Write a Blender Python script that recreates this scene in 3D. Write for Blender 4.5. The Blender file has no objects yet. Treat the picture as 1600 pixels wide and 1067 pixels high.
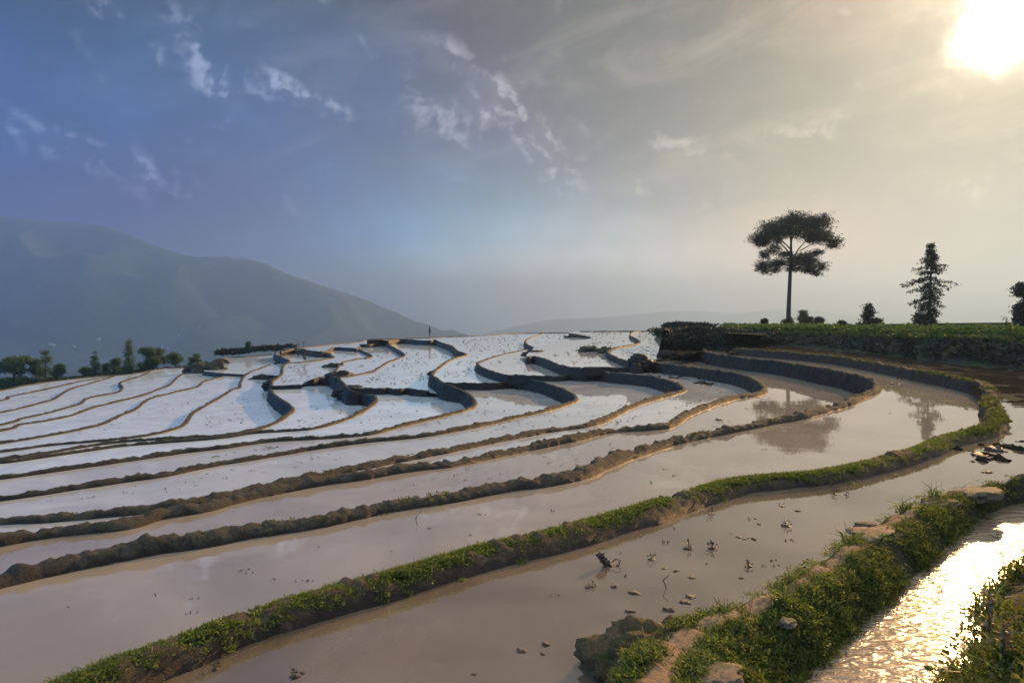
import bpy, bmesh, math, random
import numpy as np
from mathutils import Vector, noise as mn
from mathutils.geometry import delaunay_2d_cdt
random.seed(7); rng = np.random.default_rng(11)
SC = bpy.context.scene
COL = SC.collection
# ------------------------------------------------------------------ camera
F = 1067.0; YH = 492.0; CAMZ = 2.0
PITCH = math.atan((533.5 - YH) / F)
cam = bpy.data.cameras.new('camera'); cam.sensor_width = 36.0; cam.lens = 36.0 * F / 1600.0
cam.clip_start = 0.05; cam.clip_end = 60000
camo = bpy.data.objects.new('camera', cam); COL.objects.link(camo)
camo.location = (0, 0, CAMZ); camo.rotation_euler = (math.pi / 2 - PITCH, 0, 0)
SC.camera = camo
CP, SP = math.cos(PITCH), math.sin(PITCH)
def ray(px, py):
    u = (px - 800.0) / F; v = (533.5 - py) / F
    return u, CP + SP * v, v * CP - SP
def at_h(px, py, H):                      # point H metres below the eye
    x, y, z = ray(px, py); t = H / max(-z, 1e-4)
    return x * t, y * t, CAMZ - H
def at_d(px, py, D):                      # point at forward distance D
    x, y, z = ray(px, py); t = D / y
    return x * t, D, CAMZ + z * t
# ------------------------------------------------------------------ view and render
SC.view_settings.view_transform = 'Standard'; SC.view_settings.look = 'None'
SC.view_settings.exposure = 1.26; SC.view_settings.gamma = 1.0
SC.cycles.volume_bounces = 1; SC.cycles.max_bounces = 8; SC.cycles.use_denoising = True
SC.cycles.sample_clamp_indirect = 6.0
# ------------------------------------------------------------------ sun
sx, sy, sz = ray(1572, 34)
SAZ = math.atan2(sx, sy); SEL = math.atan2(sz, math.hypot(sx, sy))
sl = bpy.data.lights.new('sun', 'SUN'); sl.energy = 4.2; sl.angle = math.radians(0.6); sl.color = (1.0, 0.545, 0.205)
so = bpy.data.objects.new('sun', sl); COL.objects.link(so)
so.rotation_euler = Vector((sx, sy, sz)).to_track_quat('Z', 'Y').to_euler()
# ------------------------------------------------------------------ sky
def lin(c):
    return tuple(((v / 255.0 + 0.055) / 1.055) ** 2.4 if v > 10 else v / 255.0 / 12.92 for v in c)
SKYX = [0, 200, 400, 600, 800, 1000, 1200, 1400, 1600]
SKYY = [0, 100, 200, 300, 400, 492]
SKYC = [
 [(75,105,145),(90,115,150),(95,118,150),(95,115,140),(105,112,120),(125,122,118),(165,150,132),(225,200,165),(245,225,190)],
 [(72,115,165),(85,118,160),(98,125,160),(105,128,155),(115,128,142),(140,140,140),(165,155,142),(205,182,152),(235,205,170)],
 [(88,122,168),(88,120,165),(95,122,160),(105,130,160),(128,142,158),(148,150,150),(172,165,150),(190,172,148),(205,180,145)],
 [(72,105,155),(85,118,158),(95,125,160),(115,142,168),(140,158,172),(165,170,170),(190,182,165),(195,178,150),(190,165,130)],
 [(80,115,160),(90,125,165),(105,135,170),(130,160,190),(165,182,198),(190,195,192),(205,198,180),(205,188,160),(200,172,138)],
 [(95,130,170),(110,145,180),(130,160,190),(155,180,203),(188,202,214),(202,209,210),(207,206,196),(212,200,176),(215,190,155)]]
#CAL
SKYFIT = [[(0.0, 0.0, 0.084), (0.0, 0.0, 0.075), (0.0, 0.002, 0.081), (0.0, 0.007, 0.1), (0.0, 0.035, 0.157), (0.0, 0.097, 0.27), (0.127, 0.305, 0.489), (0.468, 0.657, 0.771), (0.779, 0.87, 0.9), (0.888, 0.9, 0.9), (0.9, 0.836, 0.809), (0.9, 0.646, 0.548), (0.834, 0.376, 0.243), (0.611, 0.135, 0.054), (0.293, 0.018, 0.0), (0.067, 0.0, 0.0), (0.0, 0.0, 0.0)], [(0.0, 0.0, 0.084), (0.0, 0.0, 0.075), (0.0, 0.002, 0.081), (0.0, 0.007, 0.1), (0.0, 0.035, 0.157), (0.0, 0.097, 0.27), (0.127, 0.305, 0.489), (0.468, 0.657, 0.771), (0.779, 0.87, 0.9), (0.888, 0.9, 0.9), (0.9, 0.836, 0.809), (0.9, 0.646, 0.548), (0.834, 0.376, 0.243), (0.611, 0.135, 0.054), (0.293, 0.018, 0.0), (0.067, 0.0, 0.0), (0.0, 0.0, 0.0)], [(0.0, 0.0, 0.084), (0.0, 0.0, 0.075), (0.0, 0.002, 0.081), (0.0, 0.007, 0.1), (0.0, 0.032, 0.152), (0.0, 0.088, 0.25), (0.032, 0.177, 0.362), (0.121, 0.285, 0.453), (0.213, 0.346, 0.472), (0.254, 0.336, 0.411), (0.265, 0.283, 0.304), (0.328, 0.243, 0.203), (0.378, 0.198, 0.124), (0.256, 0.086, 0.041), (0.083, 0.008, 0.0), (0.011, 0.0, 0.0), (0.0, 0.0, 0.0)], [(0.0, 0.007, 0.095), (0.0, 0.005, 0.082), (0.0, 0.005, 0.085), (0.0, 0.009, 0.101), (0.0, 0.023, 0.125), (0.0, 0.048, 0.163), (0.005, 0.079, 0.197), (0.02, 0.105, 0.21), (0.036, 0.112, 0.196), (0.042, 0.095, 0.154), (0.045, 0.068, 0.098), (0.057, 0.047, 0.049), (0.064, 0.033, 0.022), (0.043, 0.014, 0.007), (0.014, 0.001, 0.0), (0.002, 0.0, 0.0), (0.0, 0.0, 0.0)], [(0.0, 0.036, 0.14), (0.0, 0.027, 0.115), (0.0, 0.021, 0.102), (0.0, 0.02, 0.101), (0.0, 0.023, 0.106), (0.0, 0.032, 0.12), (0.001, 0.038, 0.127), (0.003, 0.038, 0.115), (0.006, 0.033, 0.094), (0.007, 0.023, 0.065), (0.008, 0.013, 0.032), (0.009, 0.008, 0.011), (0.011, 0.006, 0.004), (0.007, 0.002, 0.001), (0.002, 0.0, 0.0), (0.0, 0.0, 0.0), (0.0, 0.0, 0.0)], [(0.0, 0.036, 0.146), (0.0, 0.035, 0.127), (0.0, 0.029, 0.108), (0.0, 0.025, 0.096), (0.0, 0.023, 0.093), (0.0, 0.022, 0.097), (0.0, 0.019, 0.092), (0.001, 0.011, 0.067), (0.001, 0.006, 0.042), (0.001, 0.004, 0.024), (0.001, 0.002, 0.009), (0.002, 0.001, 0.002), (0.002, 0.001, 0.001), (0.005, 0.004, 0.002), (0.017, 0.013, 0.008), (0.031, 0.025, 0.017), (0.045, 0.037, 0.025)], [(0.0, 0.019, 0.082), (0.0, 0.025, 0.089), (0.0, 0.026, 0.088), (0.0, 0.024, 0.083), (0.0, 0.024, 0.085), (0.0, 0.023, 0.086), (0.0, 0.017, 0.075), (0.0, 0.007, 0.05), (0.0, 0.002, 0.024), (0.0, 0.001, 0.01), (0.0, 0.0, 0.003), (0.0, 0.0, 0.0), (0.002, 0.0, 0.0), (0.029, 0.019, 0.013), (0.1, 0.075, 0.051), (0.188, 0.15, 0.102), (0.271, 0.223, 0.152)], [(0.0, 0.003, 0.018), (0.0, 0.012, 0.034), (0.0, 0.018, 0.051), (0.0, 0.022, 0.064), (0.0, 0.024, 0.071), (0.0, 0.019, 0.065), (0.0, 0.009, 0.045), (0.0, 0.002, 0.025), (0.0, 0.0, 0.012), (0.0, 0.0, 0.004), (0.0, 0.0, 0.0), (0.0, 0.0, 0.0), (0.011, 0.001, 0.0), (0.071, 0.037, 0.023), (0.197, 0.139, 0.092), (0.346, 0.272, 0.184), (0.49, 0.404, 0.276)], [(0.0, 0.001, 0.003), (0.0, 0.006, 0.01), (0.0, 0.01, 0.02), (0.0, 0.012, 0.03), (0.0, 0.014, 0.035), (0.0, 0.01, 0.03), (0.0, 0.004, 0.015), (0.0, 0.0, 0.005), (0.0, 0.0, 0.002), (0.0, 0.0, 0.001), (0.0, 0.0, 0.0), (0.0, 0.0, 0.0), (0.027, 0.006, 0.0), (0.131, 0.063, 0.033), (0.308, 0.207, 0.133), (0.507, 0.393, 0.265), (0.703, 0.579, 0.397)], [(0.0, 0.0, 0.0), (0.0, 0.002, 0.001), (0.0, 0.004, 0.002), (0.0, 0.005, 0.004), (0.0, 0.006, 0.008), (0.0, 0.005, 0.007), (0.0, 0.001, 0.002), (0.0, 0.0, 0.0), (0.0, 0.0, 0.0), (0.0, 0.0, 0.0), (0.0, 0.0, 0.0), (0.0, 0.0, 0.0), (0.044, 0.013, 0.0), (0.191, 0.096, 0.043), (0.42, 0.28, 0.173), (0.667, 0.514, 0.345), (0.913, 0.753, 0.515)]]
ELS = [0.0, 3.0, 6.0, 9.0, 12.0, 15.0, 18.0, 21.0, 24.0, 27.0]
AZS = [-40 + 5 * i for i in range(17)]
def table(az, el):                        # bilinear look-up of the wanted sky colour
    a = math.radians(az); e = math.radians(el)
    dx, dy, dz = math.sin(a) * math.cos(e), math.cos(a) * math.cos(e), math.sin(e)
    f = dy * CP - dz * SP; up = dz * CP + dy * SP
    px = 800 + F * dx / f; py = 533.5 - F * up / f
    i = min(max((px - SKYX[0]) / 200.0, 0), 7.999); k = int(i); fx = i - k
    py = min(max(py, 0), 491.9); j = max(q for q in range(5) if SKYY[q] <= py)
    fy = (py - SKYY[j]) / (SKYY[j + 1] - SKYY[j])
    L = [[lin(SKYC[jj][kk]) for kk in (k, k + 1)] for jj in (j, j + 1)]
    return tuple((L[0][0][c] * (1 - fx) + L[0][1][c] * fx) * (1 - fy) + (L[1][0][c] * (1 - fx) + L[1][1][c] * fx) * fy for c in range(3))
SKYTAB = [[table(a, e) for a in AZS] for e in ELS]
try:
    SKYTAB = SKYFIT
except NameError:
    pass
W = bpy.data.worlds.new('World'); SC.world = W; W.use_nodes = True
nt = W.node_tree; nt.nodes.clear()
class G:                                   # tiny node-graph helper
    def __init__(s, t): s.t = t
    def n(s, typ, **kw):
        o = s.t.nodes.new(typ)
        for k, v in kw.items(): setattr(o, k, v)
        return o
    def put(s, sock, v):
        if hasattr(v, 'is_linked') or isinstance(v, bpy.types.NodeSocket): s.t.links.new(v, sock)
        else: sock.default_value = v
    def m(s, op, a, b=0.0, c=0.0, clamp=False):
        o = s.n('ShaderNodeMath', operation=op, use_clamp=clamp)
        s.put(o.inputs[0], a); s.put(o.inputs[1], b)
        if op in ('MULTIPLY_ADD', 'SMOOTH_MIN', 'SMOOTH_MAX'): s.put(o.inputs[2], c)
        return o.outputs[0]
    def mr(s, v, a, b, c=0.0, d=1.0, smooth=False):
        o = s.n('ShaderNodeMapRange', interpolation_type='SMOOTHSTEP' if smooth else 'LINEAR')
        s.put(o.inputs[0], v)
        for i, q in enumerate((a, b, c, d)): s.put(o.inputs[i + 1], q)
        return o.outputs[0]
    def mix(s, f, a, b, mode='MIX'):
        o = s.n('ShaderNodeMix', data_type='RGBA', blend_type=mode, clamp_factor=True)
        s.put(o.inputs[0], f)
        for i, q in ((6, a), (7, b)):
            s.put(o.inputs[i], (tuple(q) + (1,) if isinstance(q, tuple) and len(q) == 3 else q))
        return o.outputs[2]
    def noise(s, vec, scale, detail=4, rough=.55, dist=0.0, dim='3D'):
        o = s.n('ShaderNodeTexNoise', noise_dimensions=dim)
        if vec is not None: s.put(o.inputs['Vector'], vec)
        o.inputs['Scale'].default_value = scale; o.inputs['Detail'].default_value = detail
        o.inputs['Roughness'].default_value = rough; o.inputs['Distortion'].default_value = dist
        return o.outputs['Fac']
    def ramp(s, f, stops, interp='LINEAR'):
        o = s.n('ShaderNodeValToRGB'); cr = o.color_ramp; cr.interpolation = interp
        while len(cr.elements) > 1: cr.elements.remove(cr.elements[-1])
        cr.elements[0].position = stops[0][0]; cr.elements[0].color = tuple(stops[0][1]) + (1,)
        for p, c in stops[1:]:
            e = cr.elements.new(p); e.color = tuple(c) + (1,)
        s.put(o.inputs[0], f)
        return o.outputs[0]
    def comb(s, x, y, z):
        o = s.n('ShaderNodeCombineXYZ'); s.put(o.inputs[0], x); s.put(o.inputs[1], y); s.put(o.inputs[2], z)
        return o.outputs[0]
g = G(nt)
tc = g.n('ShaderNodeTexCoord')
sep = g.n('ShaderNodeSeparateXYZ'); nt.links.new(tc.outputs['Generated'], sep.inputs[0])
DX, DY, DZ = sep.outputs
AZ = g.m('MULTIPLY', g.m('ARCTAN2', DX, DY), 57.29578)
EL = g.m('MULTIPLY', g.m('ARCSINE', DZ), 57.29578)
azf = g.m('MULTIPLY_ADD', AZ, 1 / 360.0, 0.5)
BACK = (.16, .42, .80); SIDEL = (.03, .75, 1.9); SIDER = (1.2, .65, .2)  # unseen sky beside and behind, brightened in colour to light the haze
colr = None
ROWS = [(e, SKYTAB[i]) for i, e in enumerate(ELS)]
def row(tab, wl, wr, bk):
    st = [(0.0, bk), ((-110 + 180) / 360, bk), ((-65 + 180) / 360, wl)]
    st += [((a + 180) / 360.0, tab[i]) for i, a in enumerate(AZS)]
    st += [((60 + 180) / 360, wr), ((110 + 180) / 360, bk), (1.0, bk)]
    return g.ramp(azf, st, 'LINEAR')
TOP = (.42, .42, .38)
prev = None
for i, (e, tab) in enumerate(ROWS):
    r_ = row(tab, SIDEL, SIDER, BACK)
    colr = r_ if colr is None else g.mix(g.mr(EL, prev, e), colr, r_)
    prev = e
colr = g.mix(g.mr(EL, 27, 50), colr, TOP)
# clouds: soft broken streaks, lit from the sun's side
warpv = g.comb(g.m('MULTIPLY', AZ, 0.1), g.m('MULTIPLY', EL, 0.1), 0.0)
def azel(px, py):
    x, y, z = ray(px, py)
    return math.degrees(math.atan2(x, y)), math.degrees(math.atan2(z, math.hypot(x, y)))
def blob(px, py, rx, ry, rot):             # an elliptical patch of sky, px radii, rot degrees clockwise
    a0, e0 = azel(px, py); k = 0.0537 * (1.0 - 0.25 * abs(px - 800) / 800)
    dx = g.m('SUBTRACT', AZ, a0); dy = g.m('SUBTRACT', EL, e0)
    c, s_ = math.cos(math.radians(rot)), math.sin(math.radians(rot))
    u = g.m('MULTIPLY_ADD', dx, c / (rx * k), g.m('MULTIPLY', dy, -s_ / (rx * k)))
    v = g.m('MULTIPLY_ADD', dx, s_ / (ry * k), g.m('MULTIPLY', dy, c / (ry * k)))
    q = g.m('ADD', g.m('MULTIPLY', u, u), g.m('MULTIPLY', v, v))
    return g.m('EXPONENT', g.m('MULTIPLY', q, -1.0))
n_big = g.noise(warpv, 1.1, 3, .5)
def cn(off):
    v = g.comb(g.m('MULTIPLY_ADD', AZ, 0.1, off[0]), g.m('MULTIPLY_ADD', EL, 0.115, off[1]), 3.7)
    return g.noise(v, 2.7, 6, .56, .3)
n0 = cn((0, 0)); n1 = cn((0.05, 0.05))
def add(l):
    o = l[0]
    for q in l[1:]: o = g.m('ADD', o, q)
    return o
BL = [(170, 15, 26, 26, 0, 1), (312, 85, 60, 26, 60, 1), (352, 150, 60, 22, 42, 1.1), (445, 130, 40, 18, 40, .9), (510, 165, 62, 18, 15, .85),
      (670, 165, 70, 30, 35, .95), (790, 170, 100, 36, 45, 1.0), (855, 240, 50, 24, 60, 1.0), (90, 225, 100, 28, 20, .95), (215, 265, 95, 26, 15, .8), (1060, 235, 60, 18, 10, .85), (1230, 210, 90, 22, -10, .6), (1010, 300, 80, 16, 10, .6), (230, 85, 26, 16, 30, .55), (400, 370, 60, 12, 0, .35), (1500, 270, 80, 40, 0, .3)]
msk = add([g.m('MULTIPLY', blob(*b[:5]), b[5]) for b in BL])
dens = g.mr(g.m('ADD', g.m('MULTIPLY', msk, 0.42), n0), 0.56, 0.95, 0, 1, True)
rim = g.mr(g.m('SUBTRACT', n0, n1), -0.03, 0.10, 0.06, 1.0, True)
lit = g.m('MULTIPLY', dens, rim)
hl = g.ramp(g.mr(AZ, -40, 40), [(0, (.10, .11, .15)), (.35, (.14, .15, .175)), (.6, (.17, .16, .145)), (1, (.22, .17, .11))])
c_l = g.mix(1.0, colr, g.mix(lit, (0, 0, 0), hl), 'ADD')
# darker masses of thicker cloud
DK = [(1050, 250, 48, 26, 10, 1.25), (1010, 305, 60, 24, 15, .5), (1130, 320, 40, 22, 10, .4), (1440, 70, 34, 44, 20, 1.3), (830, 255, 55, 44, 20, .55), (640, 260, 150, 45, 10, .3), (330, 230, 130, 40, 20, .35), (1530, 330, 60, 30, 0, .35), (800, 30, 260, 30, 3, .45), (1180, 120, 120, 24, -14, .35)]
dmk = add([g.m('MULTIPLY', blob(*b[:5]), b[5]) for b in DK])
dk = g.mr(g.m('ADD', g.m('MULTIPLY', dmk, 0.42), n1), 0.60, 0.90, 0, 1, True)
c_d = g.mix(g.m('MULTIPLY', dk, 0.62), c_l, g.mix(1.0, c_l, (.36, .42, .52), 'MULTIPLY'))
# faint large scale unevenness
uneven = g.mr(n_big, 0.3, 0.7, 0.80, 1.22)
u2 = g.mr(g.noise(warpv, 3.0, 5, .6, .6), 0.3, 0.7, 0.86, 1.14)
c_u = g.mix(1.0, c_d, g.comb(g.m('MULTIPLY', uneven, u2), g.m('MULTIPLY', uneven, u2), g.m('MULTIPLY', uneven, u2)), 'MULTIPLY')
# sun burning through the cloud
cs = g.m('ADD', g.m('ADD', g.m('MULTIPLY', DX, math.sin(SAZ) * math.cos(SEL)), g.m('MULTIPLY', DY, math.cos(SAZ) * math.cos(SEL))), g.m('MULTIPLY', DZ, math.sin(SEL)))
ang = g.m('MULTIPLY', g.m('ARCCOSINE', g.m('MINIMUM', cs, 1.0)), 57.29578)
angn = g.m('ADD', ang, g.m('MULTIPLY_ADD', n0, 5.0, -2.6))
core = g.m('EXPONENT', g.m('MULTIPLY', g.m('POWER', g.m('MAXIMUM', g.m('MULTIPLY', angn, 1 / 1.9), 0.0), 2.4), -1.0))
halo = g.m('EXPONENT', g.m('MULTIPLY', ang, -1 / 5.5))
c_s = g.mix(1.0, c_u, g.mix(core, (0, 0, 0), (9.0, 7.4, 5.0)), 'ADD')
c_s = g.mix(1.0, c_s, g.mix(halo, (0, 0, 0), (.2, .15, .09)), 'ADD')
sky = g.n('ShaderNodeTexSky', sky_type='NISHITA', sun_disc=False)
sky.sun_elevation = SEL; sky.sun_rotation = SAZ; sky.air_density = 1.5; sky.dust_density = 3.0
b1 = g.n('ShaderNodeBackground'); nt.links.new(sky.outputs[0], b1.inputs[0]); b1.inputs[1].default_value = 0.0015
# broad banks of thin cloud, brighter where they are thin
vb = g.comb(g.m('MULTIPLY', AZ, 0.045), g.m('MULTIPLY_ADD', EL, 0.11, g.m('MULTIPLY', AZ, -0.018)), 1.3)
bk_ = g.mr(g.noise(vb, 2.2, 6, .6, .5), 0.42, 0.72, 0, 1, True)
bcol = g.ramp(g.mr(AZ, -40, 40), [(0, (.010, .016, .03)), (.45, (.035, .035, .035)), (.75, (.09, .07, .045)), (1, (.10, .075, .045))])
c_s = g.mix(1.0, c_s, g.mix(g.m('MULTIPLY', bk_, g.mr(EL, 3, 12)), (0, 0, 0), bcol), 'ADD')
b2 = g.n('ShaderNodeBackground'); nt.links.new(c_s, b2.inputs[0]); b2.inputs[1].default_value = 1.0
ad = g.n('ShaderNodeAddShader'); nt.links.new(b1.outputs[0], ad.inputs[0]); nt.links.new(b2.outputs[0], ad.inputs[1])
wo = g.n('ShaderNodeOutputWorld'); nt.links.new(ad.outputs[0], wo.inputs[0])
W.cycles.sampling_method = 'MANUAL'; W.cycles.sample_map_resolution = 1024
# ------------------------------------------------------------------ object helpers
def tag(o, label=None, cat=None, group=None, kind=None):
    if label: o['label'] = label
    if cat: o['category'] = cat
    if group: o['group'] = group
    if kind: o['kind'] = kind
    return o
def empty(name, loc, label, cat, group=None):
    o = bpy.data.objects.new(name, None); COL.objects.link(o); o.location = loc
    o.empty_display_size = .2
    return tag(o, label, cat, group)
def mesh_np(name, V, Fc, mat, parent=None, smooth=True, tint=None):
    me = bpy.data.meshes.new(name)
    V = np.asarray(V, dtype=np.float32); Fc = np.asarray(Fc, dtype=np.int32); k = Fc.shape[1]
    me.vertices.add(len(V)); me.vertices.foreach_set('co', V.ravel())
    me.loops.add(Fc.size); me.loops.foreach_set('vertex_index', Fc.ravel())
    me.polygons.add(len(Fc)); me.polygons.foreach_set('loop_start', np.arange(0, Fc.size, k, dtype=np.int32))
    me.polygons.foreach_set('loop_total', np.full(len(Fc), k, dtype=np.int32))
    me.update(calc_edges=True); me.validate()
    me.polygons.foreach_set('use_smooth', np.full(len(me.polygons), smooth))
    if tint is not None:
        a = me.attributes.new('tint', 'FLOAT', 'POINT'); a.data.foreach_set('value', np.asarray(tint, dtype=np.float32))
    me.materials.append(mat)
    o = bpy.data.objects.new(name, me); COL.objects.link(o)
    if parent: o.parent = parent; o.location = tuple(-c for c in parent.location)
    return o
def fb(x, y, z, o=4):
    return mn.fractal(Vector((x, y, z)), 1.0, 2.0, o)
# ------------------------------------------------------------------ materials
def mat(name):
    m = bpy.data.materials.new(name); m.use_nodes = True
    t = m.node_tree; t.nodes.clear(); q = G(t)
    out = q.n('ShaderNodeOutputMaterial')
    b = q.n('ShaderNodeBsdfPrincipled'); t.links.new(b.outputs[0], out.inputs[0])
    return m, q, b, out
def pos(q): return q.n('ShaderNodeNewGeometry').outputs['Position']
def bump(q, b, h, st, dist=0.02):
    o = q.n('ShaderNodeBump'); o.inputs['Strength'].default_value = st; o.inputs['Distance'].default_value = dist
    q.put(o.inputs['Height'], h); q.t.links.new(o.outputs[0], b.inputs['Normal'])
def soil(name, c1, c2, c3, sc=3.0, rough=.9, spec=.25, moss=0.0, bst=.7):
    m, q, b, out = mat(name); p = pos(q)
    a = q.noise(p, sc, 6, .6); f = q.noise(p, sc * 9, 5, .65)
    c = q.mix(q.mr(a, .35, .65), c1, c2); c = q.mix(q.mr(f, .45, .75), c, c3)
    if moss:
        mk = q.mr(q.noise(p, sc * 1.7, 5, .6), .52 - moss * .2, .62, 0, 1, True)
        nz = q.n('ShaderNodeSeparateXYZ'); q.t.links.new(q.n('ShaderNodeNewGeometry').outputs['Normal'], nz.inputs[0])
        mk = q.m('MULTIPLY', mk, q.mr(nz.outputs[2], .1, .7))
        c = q.mix(q.m('MULTIPLY', mk, .85), c, (.055, .07, .018))
    q.put(b.inputs['Base Color'], c); b.inputs['Roughness'].default_value = rough
    b.inputs['Specular IOR Level'].default_value = spec
    h = q.m('ADD', q.m('MULTIPLY', f, .6), q.m('MULTIPLY', q.noise(p, sc * 30, 3, .7), .4))
    bump(q, b, h, bst, .03)
    return m
M = {}
def bundmat(name, top, top2, wet, sc):
    m, q, b, out = mat(name); p = pos(q)
    at = q.n('ShaderNodeAttribute', attribute_name='tint').outputs['Fac']
    a = q.noise(p, sc, 6, .6); f = q.noise(p, sc * 7, 5, .65)
    dry = q.mix(q.mr(a, .35, .65), top, top2); dry = q.mix(q.mr(f, .45, .7), dry, tuple(c * .45 for c in top))
    mk = q.mr(q.noise(p, sc * 1.3, 5, .6), .52, .66, 0, 1, True); dry = q.mix(q.m('MULTIPLY', mk, .55), dry, (.05, .06, .018))
    w = q.mix(q.mr(f, .4, .7), wet, tuple(c * .6 for c in wet))  # wet mud sides, also darkened in colour to stand in for wall shade
    k = q.mr(q.m('ADD', at, q.m('MULTIPLY_ADD', a, .8, -.4)), .3, .7, 0, 1, True)
    q.put(b.inputs['Base Color'], q.mix(k, w, dry)); q.put(b.inputs['Roughness'], q.mr(k, 0, 1, .6, .9)); b.inputs['Specular IOR Level'].default_value = .25
    bump(q, b, q.m('ADD', q.m('MULTIPLY', f, .6), q.m('MULTIPLY', q.noise(p, sc * 22, 3, .7), .4)), .9, .04)
    return m
M['mud'] = bundmat('bund mud', (.042, .036, .027), (.076, .064, .047), (.018, .014, .010), 4.0)
M['mudfar'] = bundmat('far bund mud', (.026, .025, .021), (.046, .043, .035), (.011, .009, .006), 1.6)
M['mudgrass'] = bundmat('grassy bund soil', (.060, .043, .026), (.105, .072, .044), (.032, .022, .015), 5.0)
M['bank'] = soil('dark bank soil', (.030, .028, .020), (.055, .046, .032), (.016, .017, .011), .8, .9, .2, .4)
M['wetmud'] = soil('wet mud', (.06, .045, .032), (.10, .075, .052), (.035, .028, .02), 20.0, .55, .4, 0)
M['flat'] = soil('mud flat', (.022, .018, .013), (.034, .027, .019), (.014, .011, .008), 3.0, 1.0, .0, 0)
M['path'] = soil('trodden earth', (.24, .155, .09), (.33, .22, .13), (.13, .09, .05), 5.0, .9, .2, .5)
M['rock'] = soil('tan rock', (.14, .096, .060), (.21, .145, .092), (.07, .05, .033), 3.5, .85, .3, .15, .5)
M['moss'] = soil('mossy clod', (.13, .085, .045), (.20, .135, .07), (.06, .042, .024), 6.0, .95, .15, .35, 1.0)
M['slope'] = soil('green slope', (.04, .055, .02), (.07, .08, .03), (.025, .035, .014), .3, .95, .1, .6)
M['bark'] = soil('bark', (.045, .035, .026), (.07, .055, .042), (.025, .02, .016), 6.0, .9, .2)
def water(name, deep, rough=.02, bst=.02, bsc=1.2, ior=1.45, var=.25):
    m, q, b, out = mat(name); p = pos(q)
    n = q.noise(p, .5, 5, .6, .8)
    q.put(b.inputs['Base Color'], q.mix(q.mr(n, .32, .62), tuple(c * (1 - var) for c in deep), deep))
    b.inputs['Roughness'].default_value = rough; b.inputs['IOR'].default_value = ior
    mp = q.n('ShaderNodeMapping'); q.put(mp.inputs['Vector'], p); mp.inputs['Scale'].default_value = (.55, 1, 1)
    h = q.m('ADD', q.noise(mp.outputs[0], bsc, 3, .5), q.m('MULTIPLY', q.noise(mp.outputs[0], bsc * 6, 2, .5), .12))
    bump(q, b, h, bst, .2)
    return m
def leafmat(name, c1, c2, c3, trans=.45):
    m, q, b, out = mat(name)
    at = q.n('ShaderNodeAttribute', attribute_name='tint')
    c = q.ramp(at.outputs['Fac'], [(0, c1), (.55, c2), (1, c3)])
    q.put(b.inputs['Base Color'], c); b.inputs['Roughness'].default_value = .55; b.inputs['Specular IOR Level'].default_value = .35
    tr = q.n('ShaderNodeBsdfTranslucent'); q.put(tr.inputs[0], q.mix(1.0, c, (1.5, 1.6, .7), 'MULTIPLY'))
    mx = q.n('ShaderNodeMixShader'); mx.inputs[0].default_value = trans
    q.t.links.new(b.outputs[0], mx.inputs[1]); q.t.links.new(tr.outputs[0], mx.inputs[2]); q.t.links.new(mx.outputs[0], out.inputs[0])
    return m
M['grass'] = leafmat('grass leaves', (.035, .05, .014), (.085, .12, .025), (.16, .17, .045))
M['weed'] = leafmat('weed leaves', (.035, .042, .014), (.08, .092, .022), (.17, .155, .05))
M['field'] = leafmat('field leaves', (.025, .045, .012), (.05, .085, .02), (.09, .12, .03), .35)
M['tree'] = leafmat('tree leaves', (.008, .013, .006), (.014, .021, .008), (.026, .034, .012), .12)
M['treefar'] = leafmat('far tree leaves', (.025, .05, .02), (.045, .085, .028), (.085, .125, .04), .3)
M['dry'] = leafmat('dry stalks', (.12, .085, .045), (.18, .13, .07), (.25, .19, .11), .2)
M['dark'] = leafmat('dark hedge leaves', (.012, .018, .010), (.02, .028, .014), (.035, .045, .02), .15)
# ------------------------------------------------------------------ paddies: traced bund crests, each at its own real level
# a curve is a list of (px, py) with (H, L) markers: H = depth of the upper water below the eye, L = the lower water
def cat(p0, p1, p2, p3, t):
    return tuple(.5 * ((2 * b) + (-a + c) * t + (2 * a - 5 * b + 4 * c - d) * t * t + (-a + 3 * b - 3 * c + d) * t ** 3) for a, b, c, d in zip(p0, p1, p2, p3))
class Curve:
    def __init__(s, name, pts, side, w=.25, h=.12):
        s.name, s.side, s.w, s.h = name, side, w * .62, h * .72
        P = []; H = L = None
        for p in pts:
            if p[0] == 'h': H, L = p[1], p[2]
            else: P.append((p[0], p[1], H, L))
        Q = []
        for i in range(len(P) - 1):
            a, b, c, d = P[max(i - 1, 0)], P[i], P[i + 1], P[min(i + 2, len(P) - 1)]
            n = 12 if math.hypot(c[0] - b[0], c[1] - b[1]) > 30 else 6
            for k in range(n):
                t = k / n; q = cat(a, b, c, d, t)
                hh = b[2] + (c[2] - b[2]) * t; ll = b[3] + (c[3] - b[3]) * t
                Q.append((q[0], q[1], hh, ll))
        Q.append(P[-1]); s.Q = Q
        s.W = [at_h(x, y, H - s.h)[:2] + (CAMZ - H, CAMZ - L) for x, y, H, L in Q]
    def idx(s, p):
        return min(range(len(s.Q)), key=lambda i: (s.Q[i][0] - p[0]) ** 2 + (s.Q[i][1] - p[1]) ** 2)
    def sub(s, a=None, b=None):
        i = 0 if a is None else s.idx(a); j = len(s.Q) - 1 if b is None else s.idx(b)
        r = s.W[i:j + 1] if i <= j else s.W[j:i + 1][::-1]
        return [q[:2] for q in r]
def h(H, L): return ('h', H, L)
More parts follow.
